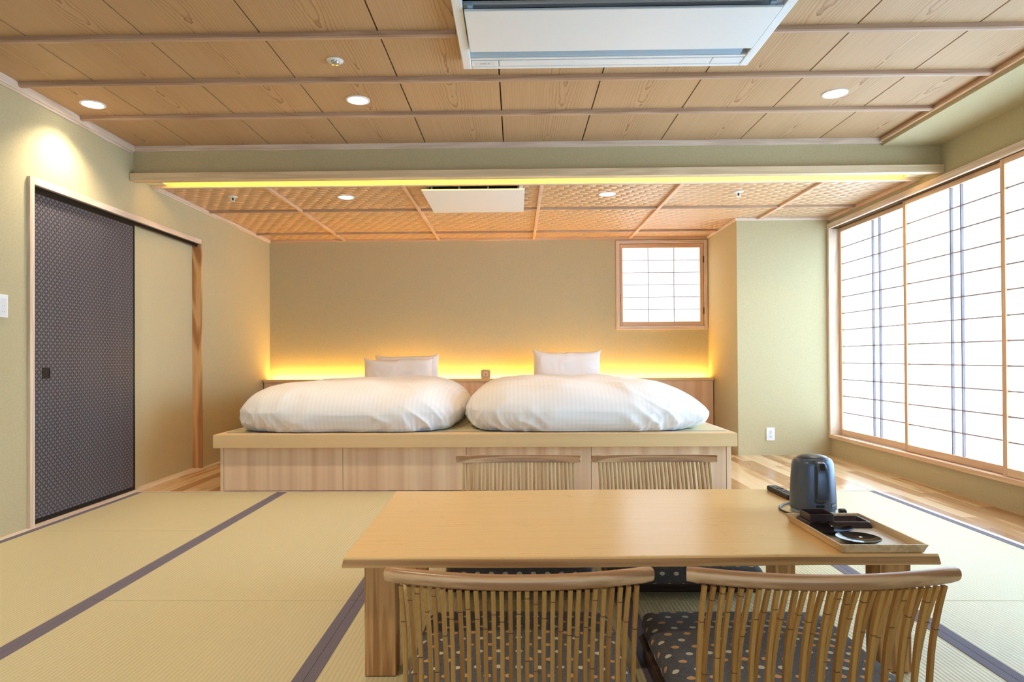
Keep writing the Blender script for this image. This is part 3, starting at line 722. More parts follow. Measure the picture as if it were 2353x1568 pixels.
# ------------------------------------------------------------------ floor chairs
def arc_y(x, sag, hw): return sag * (x / hw) ** 2
def make_chair():
    """faces +Y; rail centre line at y = 0, seat front at y = 0.66"""
    t = thing('floor_chair', 'x', 'floor chair', (0, 0, 0), 0, 'bamboo floor chairs around the low table')
    HW = 0.289; SAG = 0.046
    rings = []; n = 30
    for i in range(n + 1):
        x = -HW + 2 * HW * i / n; y = arc_y(x, SAG, HW); sl = math.atan(2 * SAG * x / HW / HW)
        tap = 1.0; hh = 0.0165; th = 0.0145
        if i in (0, n): tap = 0.9
        sec = [(0.0085, -0.0165), (0.0095, -0.0155), (0.0095, 0.0145), (0.0080, 0.0165)]
        sec += [(-0.002 - 0.0125 * math.sin(PI * q / 8), 0.0002 + 0.0165 * math.cos(PI * q / 8)) for q in range(9)]
        ring = []
        for dy, dz in sec:
            dy *= tap; dz *= tap; dy2 = dy - dz * 0.12
            ring.append((x - dy2 * math.sin(sl), y + dy2 * math.cos(sl), 0.4235 + dz + 0.004 * (x / HW) ** 2))
        rings.append(ring)
    link('crest_rail', MB().sweep(rings, True, True), M_rail, t)
    NS = 29; hs = 0.2545
    for j in range(NS):
        x = -hs + 2 * hs * j / (NS - 1); off = arc_y(x, SAG, HW) * 0.9; row = 1 if j % 2 else -1
        wx = 0.0047; wy = 0.0066; rs = []
        zs = [0.408, 0.385, 0.36, 0.335, 0.305, 0.275, 0.245, 0.21, 0.17, 0.13, 0.09, 0.058]
        for z in zs:
            q = (0.408 - z) / 0.35; lean = 0.085 * (1 - (1 - q) ** 2.1) + row * 0.017 * min(1, q * 1.15) ** 0.9
            y = off * (1 - 0.4 * q) + lean
            k = 0.0012 * noise.noise(Vector((j * 3.3, z * 9, 1)))
            rs.append([(x - wx + k, y - wy, z), (x - wx * 0.2 + k, y - wy * 1.25, z), (x + wx + k, y - wy, z), (x + wx + k, y + wy, z), (x - wx + k, y + wy, z)])
        sl = link('bamboo_slat', MB().sweep(rs, True, False), M_bamboo if j % 3 != 1 else M_bamboo2, t, 0.0008, 1)
        sl.data.materials.append(M_bampale)
        for pi, pg in enumerate(sl.data.polygons):
            if pi < 5 * (len(zs) - 1) and pi % 5 == 3: pg.material_index = 1
        rr = random.Random(j * 13 + 5)
        z = 0.395 - rr.random() * 0.12
        while z > 0.09:
            q = (0.408 - z) / 0.35; lean = 0.085 * (1 - (1 - q) ** 2.1) + row * 0.017 * min(1, q * 1.15) ** 0.9
            y = off * (1 - 0.4 * q) + lean
            link('bamboo_joint', MB().box(x - wx * 1.03, x + wx * 1.03, y - wy * 1.3, y + wy * 0.6, z - 0.0009, z + 0.0009), M_node, sl)
            z -= 0.15 + 0.06 * rr.random()
    # seat: dark board on a low runner frame
    link('seat_board', MB().prism([(-0.288, 0.075), (0.288, 0.075), (0.292, 0.60), (0.27, 0.635), (-0.27, 0.635), (-0.292, 0.60)], 'z', 0.044, 0.060), M_seat, t, 0.003)
    link('front_bar', MB().box(-0.285, 0.285, 0.555, 0.585, 0.001, 0.030), M_seat, t, 0.005)
    link('rear_bar', MB().box(-0.272, 0.272, 0.052, 0.136, 0.001, 0.0438), M_seat, t, 0.004)
    for s in (-1, 1):
        link('runner', MB().box(s * 0.272 - 0.013, s * 0.272 + 0.013, 0.137, 0.554, 0.001, 0.0438), M_seat, t, 0.003)
    return t
def cushion_mesh():
    nu = 56; a, b, h, r = 0.290, 0.277, 0.056, 0.05
    L = (a + 0.03, b + 0.03); me_v = []; uvs = []
    def prof(p, half, Lh):
        s = 1 if p >= 0 else -1; e = Lh - abs(p); wz = 0.085
        if e >= wz: return s * (half - 0.055) * (abs(p) / (Lh - wz)), 1.0
        t = e / wz; return s * (half - 0.055 * (t ** 2.2) - 0.012 * (1 - t) ** 3), math.sin(t * PI / 2) ** 0.75
    for j in range(nu + 1):
        for i in range(nu + 1):
            p = (2 * i / nu - 1) * L[0]; q = (2 * j / nu - 1) * L[1]
            # dense near the borders
            p = math.copysign((abs(p) / L[0]) ** 0.7 * L[0], p); q = math.copysign((abs(q) / L[1]) ** 0.7 * L[1], q)
            x, fx = prof(p, a, L[0]); y, fy_ = prof(q, b, L[1])
            k = 1 - 0.05 * (abs(x) / a) ** 6 * (abs(y) / b) ** 6
            z = h * fx * fy_ + 0.012 * (1 - (x / a) ** 2) * (1 - (y / b) ** 2) * fx * fy_
            z += 0.003 * noise.noise(Vector((x * 9, y * 9, 4))) * fx * fy_
            me_v.append((x * k, y * k, z)); uvs.append((p, q))
    fs = [(j * (nu + 1) + i, j * (nu + 1) + i + 1, (j + 1) * (nu + 1) + i + 1, (j + 1) * (nu + 1) + i) for j in range(nu) for i in range(nu)]
    me = bpy.data.meshes.new('seat_cushion'); me.from_pydata(me_v, [], fs)
    ul = me.uv_layers.new(name='cloth')
    for lp in me.loops: ul.data[lp.index].uv = uvs[lp.vertex_index]
    for p in me.polygons: p.use_smooth = True
    bm = bmesh.new(); bm.from_mesh(me)
    be = [e for e in bm.edges if e.is_boundary]; bmesh.ops.contextual_create(bm, geom=be); bmesh.ops.recalc_face_normals(bm, faces=bm.faces)
    bm.to_mesh(me); bm.free(); me.materials.append(M_cushion); return me
ch0 = make_chair(); cme = cushion_mesh()
seats = [
    ((0.001, 1.392), 0.0, 'bamboo-backed floor chair seen from behind at the open end of the table', 'dotted dark cushion on the near chair beside the left table leg'),
    ((0.655, 1.392), 0.0, 'bamboo-backed floor chair seen from behind, below the tray end of the table', 'dotted dark cushion on the near chair below the tray'),
    ((0.005, 3.110), PI, 'bamboo-backed floor chair across the table, nearer the sliding door', 'dotted dark cushion showing under the table on the side nearer the door'),
    ((0.636, 3.110), PI, 'bamboo-backed floor chair across the table, nearer the kettle', 'dotted dark cushion showing under the table on the side nearer the kettle'),
]
for i, ((x, y), rz, lb, cl) in enumerate(seats):
    c = ch0 if i == 0 else copy_tree(ch0)
    c.location = (x, y, 0); c.rotation_euler.z = rz; c['label'] = lb
    s = 1 if rz == 0 else -1
    cu = link('seat_cushion', cme, None, label=cl, cat='cushion', group='dotted cushions on the floor chairs', loc=(x, y + s * 0.400, 0.0605), rz=rz)

# ------------------------------------------------------------------ things on the table
tx0, tx1, ty0, ty1 = 0.903, 1.128, 1.852, 2.210
t = thing('serving_tray', 'rectangular oak tray with flared rim holding dark lacquer ware', 'tray', ((tx0 + tx1) / 2, (ty0 + ty1) / 2, ZT + 0.001))
hx, hy = (tx1 - tx0) / 2, (ty1 - ty0) / 2
link('tray_bed', MB().box(-hx + 0.002, hx - 0.002, -hy + 0.002, hy - 0.002, 0, 0.004), M_trayin, t)
fl = 0.009; th = 0.006; H = 0.024
def side(p):  # p = list of 4 outline points bottom->top
    return p
def rimseg(a0, a1, o0, o1, up):
    pass
A = [(-hx, -hy), (hx, -hy), (hx, hy), (-hx, hy)]; B = [(-hx - fl, -hy - fl), (hx + fl, -hy - fl), (hx + fl, hy + fl), (-hx - fl, hy + fl)]
Ai = [(-hx + th, -hy + th), (hx - th, -hy + th), (hx - th, hy - th), (-hx + th, hy - th)]; Bi = [(-hx - fl + th, -hy - fl + th), (hx + fl - th, -hy - fl + th), (hx + fl - th, hy + fl - th), (-hx - fl + th, hy + fl - th)]
for i in range(4):
    j = (i + 1) % 4
    r0 = [(*A[i], 0), (*B[i], H), (*Bi[i], H), (*Ai[i], 0)]; r1 = [(*A[j], 0), (*B[j], H), (*Bi[j], H), (*Ai[j], 0)]
    link('tray_rim', MB().sweep([r0, r1], True, False), M_tray, t, 0.0006, 1)
ZB = ZT + 0.0055
def plate(cx, cy, label):
    prof = [(0.0, 0.0), (0.030, 0.0), (0.032, 0.002), (0.038, 0.0045), (0.049, 0.0095), (0.0585, 0.0165), (0.0600, 0.0182), (0.0598, 0.0190)]
    prof += [(0.059 * q, 0.0058 + 0.0128 * q ** 2.6) for q in (1.0, 0.96, 0.9, 0.82, 0.72, 0.6, 0.48, 0.36, 0.24, 0.12, 0.0)]
    link('lacquer_saucer', MB().lathe(prof, n=64), M_lacquer, label=label, cat='saucer', group='round lacquer saucers on the tray', loc=(cx, cy, ZB))
plate(0.986, 1.926, 'round black lacquer saucer at the front of the tray, nearest the table edge')
plate(0.966, 2.046, 'round black lacquer saucer between the front saucer and the square box')
# oblong dish with sloped rim
def rr2(hx_, hy_, r, n=6):
    pts = []
    for cx, cy, a0 in ((hx_ - r, hy_ - r, 0), (-hx_ + r, hy_ - r, PI / 2), (-hx_ + r, -hy_ + r, PI), (hx_ - r, -hy_ + r, 1.5 * PI)):
        for k in range(n + 1): a = a0 + PI / 2 * k / n; pts.append((cx + r * math.cos(a), cy + r * math.sin(a)))
    return pts
def vessel(name, hx_, hy_, layers, mat, **kw):
    rings = [[(x, y, z) for x, y in rr2(hx_ + d, hy_ + d, max(0.003, r))] for d, z, r in layers]
    return link(name, MB().sweep(rings, True, False), mat, bevel=0.0007, seg=2, **kw)
vessel('oblong_dish', 0.104, 0.050, [(0.0, 0.0, 0.008), (-0.002, 0.006, 0.008), (-0.006, 0.018, 0.008), (-0.009, 0.0185, 0.007), (-0.011, 0.017, 0.006), (-0.016, 0.006, 0.005), (-0.018, 0.0050, 0.005)], M_lacq2,
       label='oblong brown lacquer dish at the back of the tray under the square box', cat='dish', loc=(1.017, 2.146, ZB))
vessel('square_box', 0.039, 0.0385, [(0.0, 0.0, 0.004), (0.0, 0.036, 0.004), (-0.0025, 0.036, 0.003), (-0.0025, 0.003, 0.003)], M_lacq2,
       label='open square brown lacquer box standing in the oblong dish', cat='box', loc=(0.965, 2.146, ZB + 0.0052))

# kettle
KX, KY = 1.044, 2.350
t = thing('electric_kettle', 'slate grey electric kettle with closed lid at the back corner of the table', 'kettle', (KX, KY, ZT + 0.001))
t.scale = (0.905, 0.905, 0.985)
link('power_base', MB().lathe([(0, 0), (0.078, 0), (0.081, 0.003), (0.079, 0.011), (0.0, 0.011)]), M_kbase, t)
body = [(0, 0.012), (0.081, 0.012), (0.0845, 0.015), (0.0845, 0.03), (0.0825, 0.075), (0.0795, 0.125), (0.0765, 0.162), (0.0740, 0.176), (0.0700, 0.185), (0.0640, 0.1905), (0.0575, 0.1925)]
link('kettle_body', MB().lathe(body, n=72), M_kettle, t)
link('lid', MB().lathe([(0.0565, 0.190), (0.0562, 0.1935), (0.050, 0.1975), (0.036, 0.2015), (0.018, 0.2035), (0.0, 0.204)], n=64), M_kettle2, t)
link('lid_rim', MB().tube([(0.0568 * math.cos(2 * PI * k / 48), 0.0568 * math.sin(2 * PI * k / 48), 0.1925) for k in range(48)], 0.0012, 6, True), M_black, t)
ha = math.atan2(-0.995, -0.10)
ca, sa = math.cos(ha), math.sin(ha)
def KP(r, tng, z): return (r * ca - tng * sa, r * sa + tng * ca, z)
path = [(0.070, 0.181), (0.082, 0.182), (0.096, 0.177), (0.107, 0.166), (0.113, 0.148), (0.1155, 0.125), (0.117, 0.10), (0.117, 0.078), (0.115, 0.064), (0.104, 0.056), (0.082, 0.054)]
rings = []
for i, (r, z) in enumerate(path):
    a = path[max(i - 1, 0)]; b = path[min(i + 1, len(path) - 1)]; tr, tz = b[0] - a[0], b[1] - a[1]; ln = math.hypot(tr, tz); nr_, nz_ = tz / ln, -tr / ln
    wd = 0.0155 + 0.0060 * min(1, i / 6); thk = 0.0065; ring = []
    for k in range(14):
        w = 2 * PI * k / 14; c = math.copysign(abs(math.cos(w)) ** 0.6, math.cos(w)); s = math.copysign(abs(math.sin(w)) ** 0.6, math.sin(w))
        ring.append(KP(r + nr_ * thk * s, wd * c, z + nz_ * thk * s))
    rings.append(ring)
hd = link('handle', MB().sweep(rings), M_kettle, t)
link('lid_button', MB().sweep([[KP(0.103 + q * 0.0 + rr_, tt, zz) for rr_, tt, zz in pts] for q, pts in
      ((0, [(0.0, -0.009, 0.186), (0.0, 0.009, 0.186), (0.012, 0.009, 0.163), (0.012, -0.009, 0.163)]), (1, [(0.0095, -0.008, 0.1855), (0.0095, 0.008, 0.1855), (0.0175, 0.008, 0.166), (0.0175, -0.008, 0.166)]))], True, False), M_black, hd, 0.002)
link('handle_mount', MB().sweep([[KP(0.078, -0.020, z), KP(0.088, -0.016, z), KP(0.088, 0.016, z), KP(0.078, 0.020, z)] for z in (0.042, 0.05, 0.15, 0.172)], True, False), M_kettle2, t, 0.003)
sa2 = ha - 0.05
link('switch_lever', MB().sweep([[KP(0.083, -0.016, z), KP(0.0925, -0.013, z), KP(0.0925, 0.013, z), KP(0.083, 0.016, z)] for z in (0.029, 0.033, 0.037)], True, False), M_black, t, 0.002)
# water gauge window beside the handle
link('water_window', MB().sweep([[KP(0.0835, -0.0045, z), KP(0.0895, -0.0045, z), KP(0.0895, 0.0045, z), KP(0.0835, 0.0045, z)] for z in (0.066, 0.075, 0.128, 0.136)], True, False), plain('clear_gauge', srgb(96, 130, 160), 0.1, 0.6), t, 0.002)
# warning label on the lower right of the body
la = ha + 0.72
def LP(r, ang, z): return (r * math.cos(ang), r * math.sin(ang), z)
lbm = MB()
lbm.sweep([[LP(0.0848, la + a, 0.027), LP(0.0853, la + a, 0.027), LP(0.0846, la + a, 0.0415), LP(0.0841, la + a, 0.0415)] for a in [-0.17 + 0.34 * k / 10 for k in range(11)]], True, False)
lab = link('warning_label', lbm, plain('label_black', srgb(26, 30, 36), 0.5), t)
M_print = plain('label_print', srgb(226, 232, 236), 0.6)
tri = MB()
def tri_pt(a, z): return LP(0.0856 - (z - 0.021) * 0.04, la + a, z + 0.006)
o_ = [(-0.14, 0.0235), (-0.03, 0.0235), (-0.085, 0.0335)]; i_ = [(-0.112, 0.0252), (-0.058, 0.0252), (-0.085, 0.0300)]
tri.add([tri_pt(*p) for p in o_] + [tri_pt(*p) for p in i_], [(0, 1, 4, 3), (1, 2, 5, 4), (2, 0, 3, 5)])
tri.add([tri_pt(-0.089, 0.0272), tri_pt(-0.081, 0.0272), tri_pt(-0.081, 0.0295), tri_pt(-0.089, 0.0295)], [(0, 1, 2, 3)])
link('warning_triangle', tri, M_print, lab)
def text(name, body_, size, mat, parent, M):
    cu = bpy.data.curves.new(name, 'FONT'); cu.body = body_; cu.size = size; cu.align_x = 'CENTER'; cu.align_y = 'CENTER'; cu.extrude = 0.0001
    tmp = bpy.data.objects.new(name + '_outline', cu); COL.objects.link(tmp)
    dg = bpy.context.evaluated_depsgraph_get(); me = bpy.data.meshes.new_from_object(tmp.evaluated_get(dg)); bpy.data.objects.remove(tmp)
    me.name = name; o = bpy.data.objects.new(name, me); COL.objects.link(o); me.materials.clear(); me.materials.append(mat); o.parent = parent; o.matrix_local = M; return o
def text_frame(ang, r, z):
    out = Vector((math.cos(ang), math.sin(ang), 0.04)).normalized(); tg = Vector((-math.sin(ang), math.cos(ang), 0)); up = out.cross(tg)
    return Matrix(((tg.x, up.x, out.x, r * math.cos(ang)), (tg.y, up.y, out.y, r * math.sin(ang)), (tg.z, up.z, out.z, z), (0, 0, 0, 1)))
text('warning_text', '\u6ce8\u610f', 0.0095, M_print, lab, text_frame(la + 0.065, 0.0856, 0.0343))

# kettle cord
pts = []
ctrl = [(1.10, 2.46, 0), (1.05, 2.472, 0), (0.99, 2.452, 0), (0.950, 2.405, 0), (0.934, 2.355, 0), (0.940, 2.305, 0), (0.962, 2.270, 0), (1.00, 2.250, 0), (1.05, 2.246, 0), (1.10, 2.262, 0), (1.128, 2.298, 0)]
def catmull(c, n=8):
    out = []
    for i in range(len(c) - 1):
        p0, p1, p2, p3 = [Vector(c[max(0, min(len(c) - 1, i + d))]) for d in (-1, 0, 1, 2)]
        for k in range(n):
            t_ = k / n; out.append(0.5 * ((2 * p1) + (p2 - p0) * t_ + (2 * p0 - 5 * p1 + 4 * p2 - p3) * t_ ** 2 + (3 * p1 - p0 - 3 * p2 + p3) * t_ ** 3))
    out.append(Vector(c[-1])); return out
t = thing('power_cord', 'black power cord looped round the foot of the kettle', 'cord', (1.04, 2.35, ZT + 0.0045))
cp = [(p.x - 1.04, p.y - 2.35, 0.0) for p in catmull(ctrl)]
link('cable', MB().tube(cp, 0.0036, 10), M_black, t)
link('plug', MB().sweep([[(0.088 - 0.012 + 0.001 * k, -0.052 + dy + k * 0.012, -0.003), (0.088 + 0.012, -0.052 + dy + k * 0.012, -0.003), (0.088 + 0.010, -0.052 + dy + k * 0.012, 0.014 - 0.003 * abs(k - 1)), (0.088 - 0.010, -0.052 + dy + k * 0.012, 0.014 - 0.003 * abs(k - 1))] for k, dy in ((0, 0), (1, 0), (2, 0))], True, False), M_black, t, 0.003)

# remote control
RL, RW = 0.205, 0.046
t = thing('remote_control', 'slim black remote control lying behind the kettle', 'remote control', (1.047, 2.628, ZT + 0.001), math.radians(2))
ring = lambda z, d: [(x, y, z) for x, y in rr2(RW / 2 + d, RL / 2 + d, 0.014)]
link('remote_body', MB().sweep([ring(0, -0.003), ring(0.004, 0), ring(0.014, 0), ring(0.018, -0.003)], True, False), M_black, t, 0.001)
cols = [(srgb(220, 200, 40), -0.0145), (srgb(40, 150, 90), -0.005), (srgb(200, 50, 60), 0.005), (srgb(60, 80, 190), 0.0145)]
for c, x in cols:
    link('colour_key', MB().box(x - 0.0038, x + 0.0038, 0.030, 0.035, 0.0178, 0.0195), plain('key_colour', c, 0.4), t)
M_key = plain('grey_keys', srgb(150, 152, 160), 0.5)
for r_ in range(9):
    y = 0.088 - r_ * 0.0125 - (0.016 if r_ > 4 else 0)
    for x in (-0.0135, 0, 0.0135):
        if abs(y - 0.0325) > 0.006: link('key', MB().box(x - 0.0042, x + 0.0042, y - 0.0028, y + 0.0028, 0.0178, 0.0194), M_key, t)

# ------------------------------------------------------------------ ceiling fixtures
def downlight(x, y, z, label, r=0.066, group='round downlights in the ceilings'):
    t = thing('downlight', label, 'downlight', (x, y, z), 0, group)
    link('trim_ring', MB().lathe([(r * 0.80, -0.0005), (r * 0.84, -0.005), (r, -0.004), (r + 0.001, -0.0002)]), M_white, t)
    link('lens', MB().lathe([(0.0, -0.0022), (r * 0.80, -0.0022), (r * 0.80, -0.0006), (0, -0.0006)]), M_warm, t)
    return t
LIGHTS = [(-2.410, 3.700, ZC, 'round downlight close to the wall above the patterned sliding door'),
          (-0.888, 3.688, ZC, 'round downlight in the board ceiling between the sprinkler disc and the beam'),
          (1.778, 3.680, ZC, 'round downlight in the board ceiling on the shoji window side'),
          (-1.325, 5.098, ZA, 'round downlight in the woven ceiling above the two-pillow bed'),
          (0.704, 5.085, ZA, 'round downlight in the woven ceiling above the one-pillow bed'),
          (-2.250, 1.230, ZC, 'added out-of-view downlight in the board ceiling over the wall switch'),  # added above the view for more warm light on the left
          (-0.888, 1.230, ZC, 'added out-of-view downlight in the board ceiling over the open end of the table')]  # likewise added, unseen, to light the table end
POW = [44, 40, 24, 8, 6, 36, 44]
for (x, y, z, lb), pw in zip(LIGHTS, POW):
    downlight(x, y, z, lb)
    la_ = bpy.data.lights.new('downlight_beam', 'SPOT'); la_.energy = pw; la_.color = (1.0, 0.84, 0.62); la_.spot_size = math.radians(125); la_.spot_blend = 0.75; la_.shadow_soft_size = 0.045
    lo = bpy.data.objects.new('downlight_beam', la_); COL.objects.link(lo); lo.location = (x, y, z - 0.012)
t = thing('ceiling_sprinkler', 'flat white sprinkler disc in the board ceiling', 'sprinkler', (-0.881, 3.194, ZC))
link('cover_plate', MB().lathe([(0.0, -0.0005), (0.0, -0.006), (0.036, -0.006), (0.040, -0.003), (0.040, -0.0005)]), M_white, t)
link('sprinkler_head', MB().lathe([(0.020, -0.006), (0.019, -0.014), (0.012, -0.020), (0.016, -0.0205), (0.016, -0.0225), (0.0, -0.0235)]), M_chrome, t)
def sprinkler(x, y, z, label):
    t = thing('ceiling_sprinkler', label, 'sprinkler', (x, y, z), 0, 'white pendent sprinklers')
    link('flange', MB().lathe([(0.0, -0.0005), (0.0, -0.006), (0.018, -0.010), (0.036, -0.004), (0.037, -0.0005)]), M_white, t)
    link('sprinkler_frame', MB().tube([(-0.015, 0, -0.006), (-0.0155, 0, -0.022), (-0.009, 0, -0.034), (0.009, 0, -0.034), (0.0155, 0, -0.022), (0.015, 0, -0.006)], 0.0032, 8), M_white, t)
    link('glass_bulb', MB().lathe([(0.0, -0.008), (0.005, -0.010), (0.005, -0.026), (0.0, -0.03)]), M_dark, t)
    link('deflector', MB().lathe([(0.0, -0.0355), (0.018, -0.0362), (0.018, -0.039), (0.0, -0.0395)]), M_white, t)
sprinkler(-2.192, 5.048, ZA, 'white sprinkler hanging from the woven ceiling near the sliding door wall')
sprinkler(1.704, 5.058, ZA, 'white sprinkler hanging from the woven ceiling near the shoji window')

# main ceiling air conditioner
t = thing('ceiling_air_conditioner', 'large white cassette air conditioner in the board ceiling above the table', 'air conditioner', (0.4365, 2.66, ZC))
ox, oy = 0.4365, 2.66
AY0 = 2.06
La = lambda x0, x1, y0, y1, z0, z1: MB().box(x0 - ox, x1 - ox, y0 - oy, y1 - oy, z0 - ZC, z1 - ZC)
zb = 2.312
fr = 0.042
def chain(*bs):
    m = MB()
    for b in bs: m.box(b[0] - ox, b[1] - ox, b[2] - oy, b[3] - oy, b[4] - ZC, b[5] - ZC)
    return m
link('frame', chain((AX0, AX0 + fr, AY0, AY1, zb, ZC - 0.001), (AX1 - fr, AX1, AY0, AY1, zb, ZC - 0.001), (AX0 + fr, AX1 - fr, AY1 - 0.026, AY1, zb, ZC - 0.001), (AX0 + fr, AX1 - fr, AY0, AY0 + 0.026, zb, ZC - 0.001)), M_acwhite, t, 0.004)
link('slot_shade_box', La(AX0 + fr, AX1 - fr, AY0 + 0.026, AY1 - 0.026, 2.352, ZC - 0.002), M_dark, t)  # near-black backing paints the shade inside the slots
xa = [AX0 + fr + 0.001, AX0 + 0.175, AX1 - 0.19, AX1 - fr - 0.001]
for i in range(3):
    cv = link('corner_cover' if i != 1 else 'edge_cover', La(xa[i] + 0.001, xa[i + 1] - 0.002, AY1 - 0.086, AY1 - 0.028, zb + 0.002, 2.352), M_acwhite, t, 0.002)
    if i == 0:
        cx = (xa[0] + xa[1]) / 2 - ox - 0.005; cy = AY1 - 0.058 - oy; zz = zb + 0.002 - ZC
        m = MB(); hw, hh = 0.045, 0.012
        for b in ((-hw, hw, -hh, -hh + 0.0012), (-hw, hw, hh - 0.0012, hh), (-hw, -hw + 0.0012, -hh, hh), (hw - 0.0012, hw, -hh, hh)):
            m.box(cx + b[0], cx + b[1], cy + b[2], cy + b[3], zz - 0.0006, zz)
        pl = link('name_plate', m, plain('plate_outline', srgb(196, 204, 210), 0.5), cv)
        Mx = Matrix(((-1, 0, 0, cx - 0.004), (0, 1, 0, cy), (0, 0, -1, zz - 0.0008), (0, 0, 0, 1)))
        Mx = Matrix(((1, 0, 0, cx - 0.004), (0, -1, 0, cy), (0, 0, -1, zz - 0.0008), (0, 0, 0, 1)))
        Mx = Matrix.Translation((cx - 0.004, cy, zz - 0.0008)) @ Matrix.Rotation(PI, 4, 'Z') @ Matrix.Rotation(PI, 4, 'X')
        Mx = Matrix.Translation((cx - 0.004, cy, zz - 0.0008)) @ Matrix.Rotation(PI, 4, 'Y')
        M_ink = plain('brand_ink', srgb(60, 66, 74), 0.6)
        text('brand_lettering', 'DAIKIN', 0.0085, M_ink, pl, Mx)
        link('brand_triangle', MB().add([(cx + 0.017, cy + 0.003, zz - 0.0009), (cx + 0.026, cy + 0.003, zz - 0.0009), (cx + 0.026, cy - 0.003, zz - 0.0009)], [(0, 1, 2)]), M_ink, pl)
link('edge_strip', La(AX0 + fr, AX1 - fr, AY1 - 0.112, AY1 - 0.092, zb + 0.003, 2.350), M_acwhite, t, 0.003)
# curved air outlet behind the strip
rings = []
for k in range(9):
    a = PI / 2 * k / 8; y = AY1 - 0.114 - 0.11 * math.sin(a); z = 2.318 + 0.032 * (1 - math.cos(a)) + 0.0
    rings.append([(AX0 + fr - ox, y - oy, z - ZC), (AX1 - fr - ox - 0.03, y - oy, z - ZC), (AX1 - fr - ox - 0.03, y - oy, z - ZC + 0.003), (AX0 + fr - ox, y - oy, z - ZC + 0.003)])
link('louver', MB().sweep(rings, True, False), M_acblue, t)
link('intake_panel', La(AX0 + fr + 0.005, AX1 - fr - 0.008, 2.645, AY1 - 0.205, 2.300, 2.312), M_acwhite, t, 0.004, 3)
for x in (AX0 + fr + 0.03, AX1 - fr - 0.05):
    link('panel_clip', La(x - 0.012, x + 0.012, 2.630, 2.655, 2.313, 2.330), M_acblue, t, 0.003)
link('cross_bar', La(AX0 + fr, AX1 - fr, 2.656, 2.688, 2.334, 2.350), M_acwhite, t, 0.003)
link('intake_panel', La(AX0 + fr + 0.005, AX1 - fr - 0.008, 2.12, 2.535, 2.300, 2.312), M_acwhite, t, 0.004, 3)

# alcove ceiling unit
t = thing('ceiling_air_conditioner', 'smaller white air conditioner with a hanging panel in the woven alcove ceiling', 'air conditioner', (-0.304, 5.0, ZA))
ox, oy = -0.304, 5.0
def chain2(*bs):
    m = MB()
    for b in bs: m.box(b[0] - ox, b[1] - ox, b[2] - oy, b[3] - oy, b[4] - ZA, b[5] - ZA)
    return m
bx0, bx1, b0, b1 = -0.650, 0.048, 4.705, 5.32
link('frame', chain2((bx0, bx1, b0, b0 + 0.03, 2.140, 2.158), (bx0, bx1, b1 - 0.03, b1, 2.140, 2.158), (bx0, bx0 + 0.03, b0 + 0.03, b1 - 0.03, 2.140, 2.158), (bx1 - 0.03, bx1, b0 + 0.03, b1 - 0.03, 2.140, 2.158)), M_acblue, t, 0.002)
link('slot_shade_box', chain2((bx0 + 0.02, bx1 - 0.026, b0 + 0.055, b1 - 0.03, 2.1005, 2.1395)), M_dark, t)  # dark box stands in for the shade above the drop panel
for x in (bx0 + 0.04, -0.41, -0.20, bx1 - 0.03):
    link('hanger', chain2((x - 0.006, x + 0.006, b0 + 0.030, b0 + 0.054, 2.1005, 2.1395)), M_grey, t)
link('end_cap', chain2((bx1 - 0.024, bx1 + 0.0, b0 + 0.001, b0 + 0.09, 2.101, 2.1399)), M_acwhite, t, 0.002)
link('drop_panel', chain2((-0.672, 0.062, 4.655, 5.372, 2.090, 2.100)), M_white, t, 0.002)

# ------------------------------------------------------------------ wall plates
t = thing('wall_outlet', 'white power outlet low on the green column wall', 'outlet', (2.298, YC - 0.0005, 0.192))
link('plate', MB().box(-0.038, 0.038, -0.007, 0, -0.059, 0.059), M_white, t, 0.003)
link('socket_insert', MB().box(-0.0145, 0.0145, -0.0085, -0.0071, -0.034, 0.034), plain('socket_white', srgb(220, 226, 230), 0.5), t, 0.001)
m = MB()
m.box(-0.0075, -0.0050, -0.0090, -0.0086, 0.016, 0.025); m.box(0.0050, 0.0075, -0.0090, -0.0086, 0.016, 0.025); m.box(-0.0025, 0.0025, -0.0090, -0.0086, 0.006, 0.011); m.box(-0.006, 0.007, -0.0090, -0.0086, -0.028, -0.024)
link('socket_slots', m, plain('slot_grey', srgb(90, 92, 96), 0.6), t)
t = thing('light_switch', 'white wall switch plate at the picture edge beside the sliding door frame', 'switch', (XL + 0.0005, 3.272, 1.178))
link('plate', MB().box(0, 0.007, -0.06, 0.06, -0.0585, 0.0585), M_white, t, 0.003)
for z in (0.029, 0.0, -0.029):
    k_ = link('rocker', MB().box(0.0071, 0.0095, -0.045, 0.045, z - 0.0135, z + 0.0135), plain('rocker_white', srgb(224, 228, 232), 0.45), t, 0.001)
    link('indicator', MB().box(0.0095, 0.010, 0.030, 0.033, z - 0.0015, z + 0.0015).box(0.0095, 0.010, 0.018, 0.021, z - 0.0015, z + 0.0015), M_grey, k_)

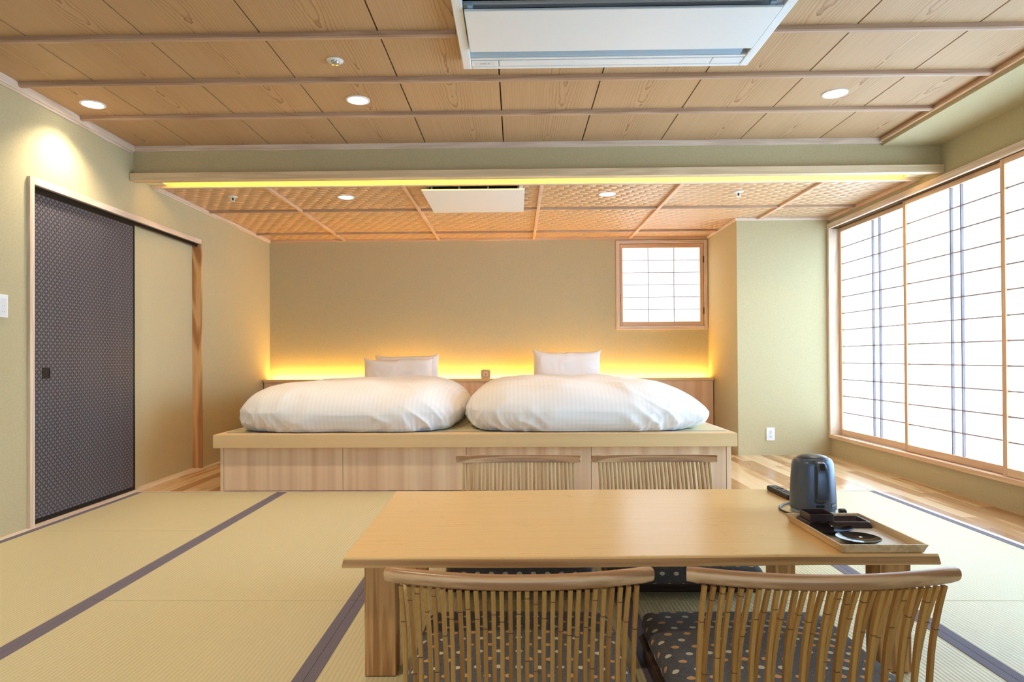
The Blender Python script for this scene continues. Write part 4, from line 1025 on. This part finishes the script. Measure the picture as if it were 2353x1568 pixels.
# ------------------------------------------------------------------ daylight outside the windows
def sky_lamp(name, loc, rot, sx, sy, power, spread, col):
    l = bpy.data.lights.new(name, 'AREA'); l.shape = 'RECTANGLE'; l.size = sx; l.size_y = sy; l.energy = power; l.color = col; l.spread = math.radians(spread)
    o = bpy.data.objects.new(name, l); COL.objects.link(o); o.location = loc; o.rotation_euler = rot; return o
sky_lamp('daylight_outside', (3.10, 3.93, 1.12), (0, PI / 2, 0), 1.86, 4.1, 420, 135, (0.42, 0.70, 1.0))
# ------------------------------------------------------------------ world, camera, view
wd = bpy.data.worlds.new('world'); SC.world = wd; wd.use_nodes = True
wd.node_tree.nodes['Background'].inputs[0].default_value = (0.75, 0.85, 1.0, 1); wd.node_tree.nodes['Background'].inputs[1].default_value = 0.3
f, cx, cy, yaw, pitch, roll = 1511.504, 1161.219, 811.821, -0.01745, 0.00691, -0.00577
fwd = Vector((math.sin(yaw) * math.cos(pitch), math.cos(yaw) * math.cos(pitch), math.sin(pitch)))
right = Vector((math.cos(yaw), -math.sin(yaw), 0)); up = right.cross(fwd)
r2 = right * math.cos(roll) + up * math.sin(roll); u2 = up * math.cos(roll) - right * math.sin(roll)
cam = bpy.data.cameras.new('camera'); co = bpy.data.objects.new('camera', cam); COL.objects.link(co)
cam.sensor_fit = 'HORIZONTAL'; cam.sensor_width = 36; cam.lens = f / 2353 * 36
cam.shift_x = (1176.5 - cx) / 2353; cam.shift_y = (cy - 784) / 2353; cam.clip_start = 0.05; cam.clip_end = 60
co.matrix_world = Matrix(((r2.x, u2.x, -fwd.x, 0), (r2.y, u2.y, -fwd.y, 0), (r2.z, u2.z, -fwd.z, 0.9), (0, 0, 0, 1)))
SC.camera = co
vs = SC.view_settings
SC.display_settings.display_device = 'sRGB'; vs.view_transform = 'Standard'; vs.look = 'None'; vs.gamma = 1.0; vs.use_curve_mapping = False; vs.exposure = 0.62
SC.cycles.use_denoising = True
SC.cycles.max_bounces = 10; SC.cycles.diffuse_bounces = 6
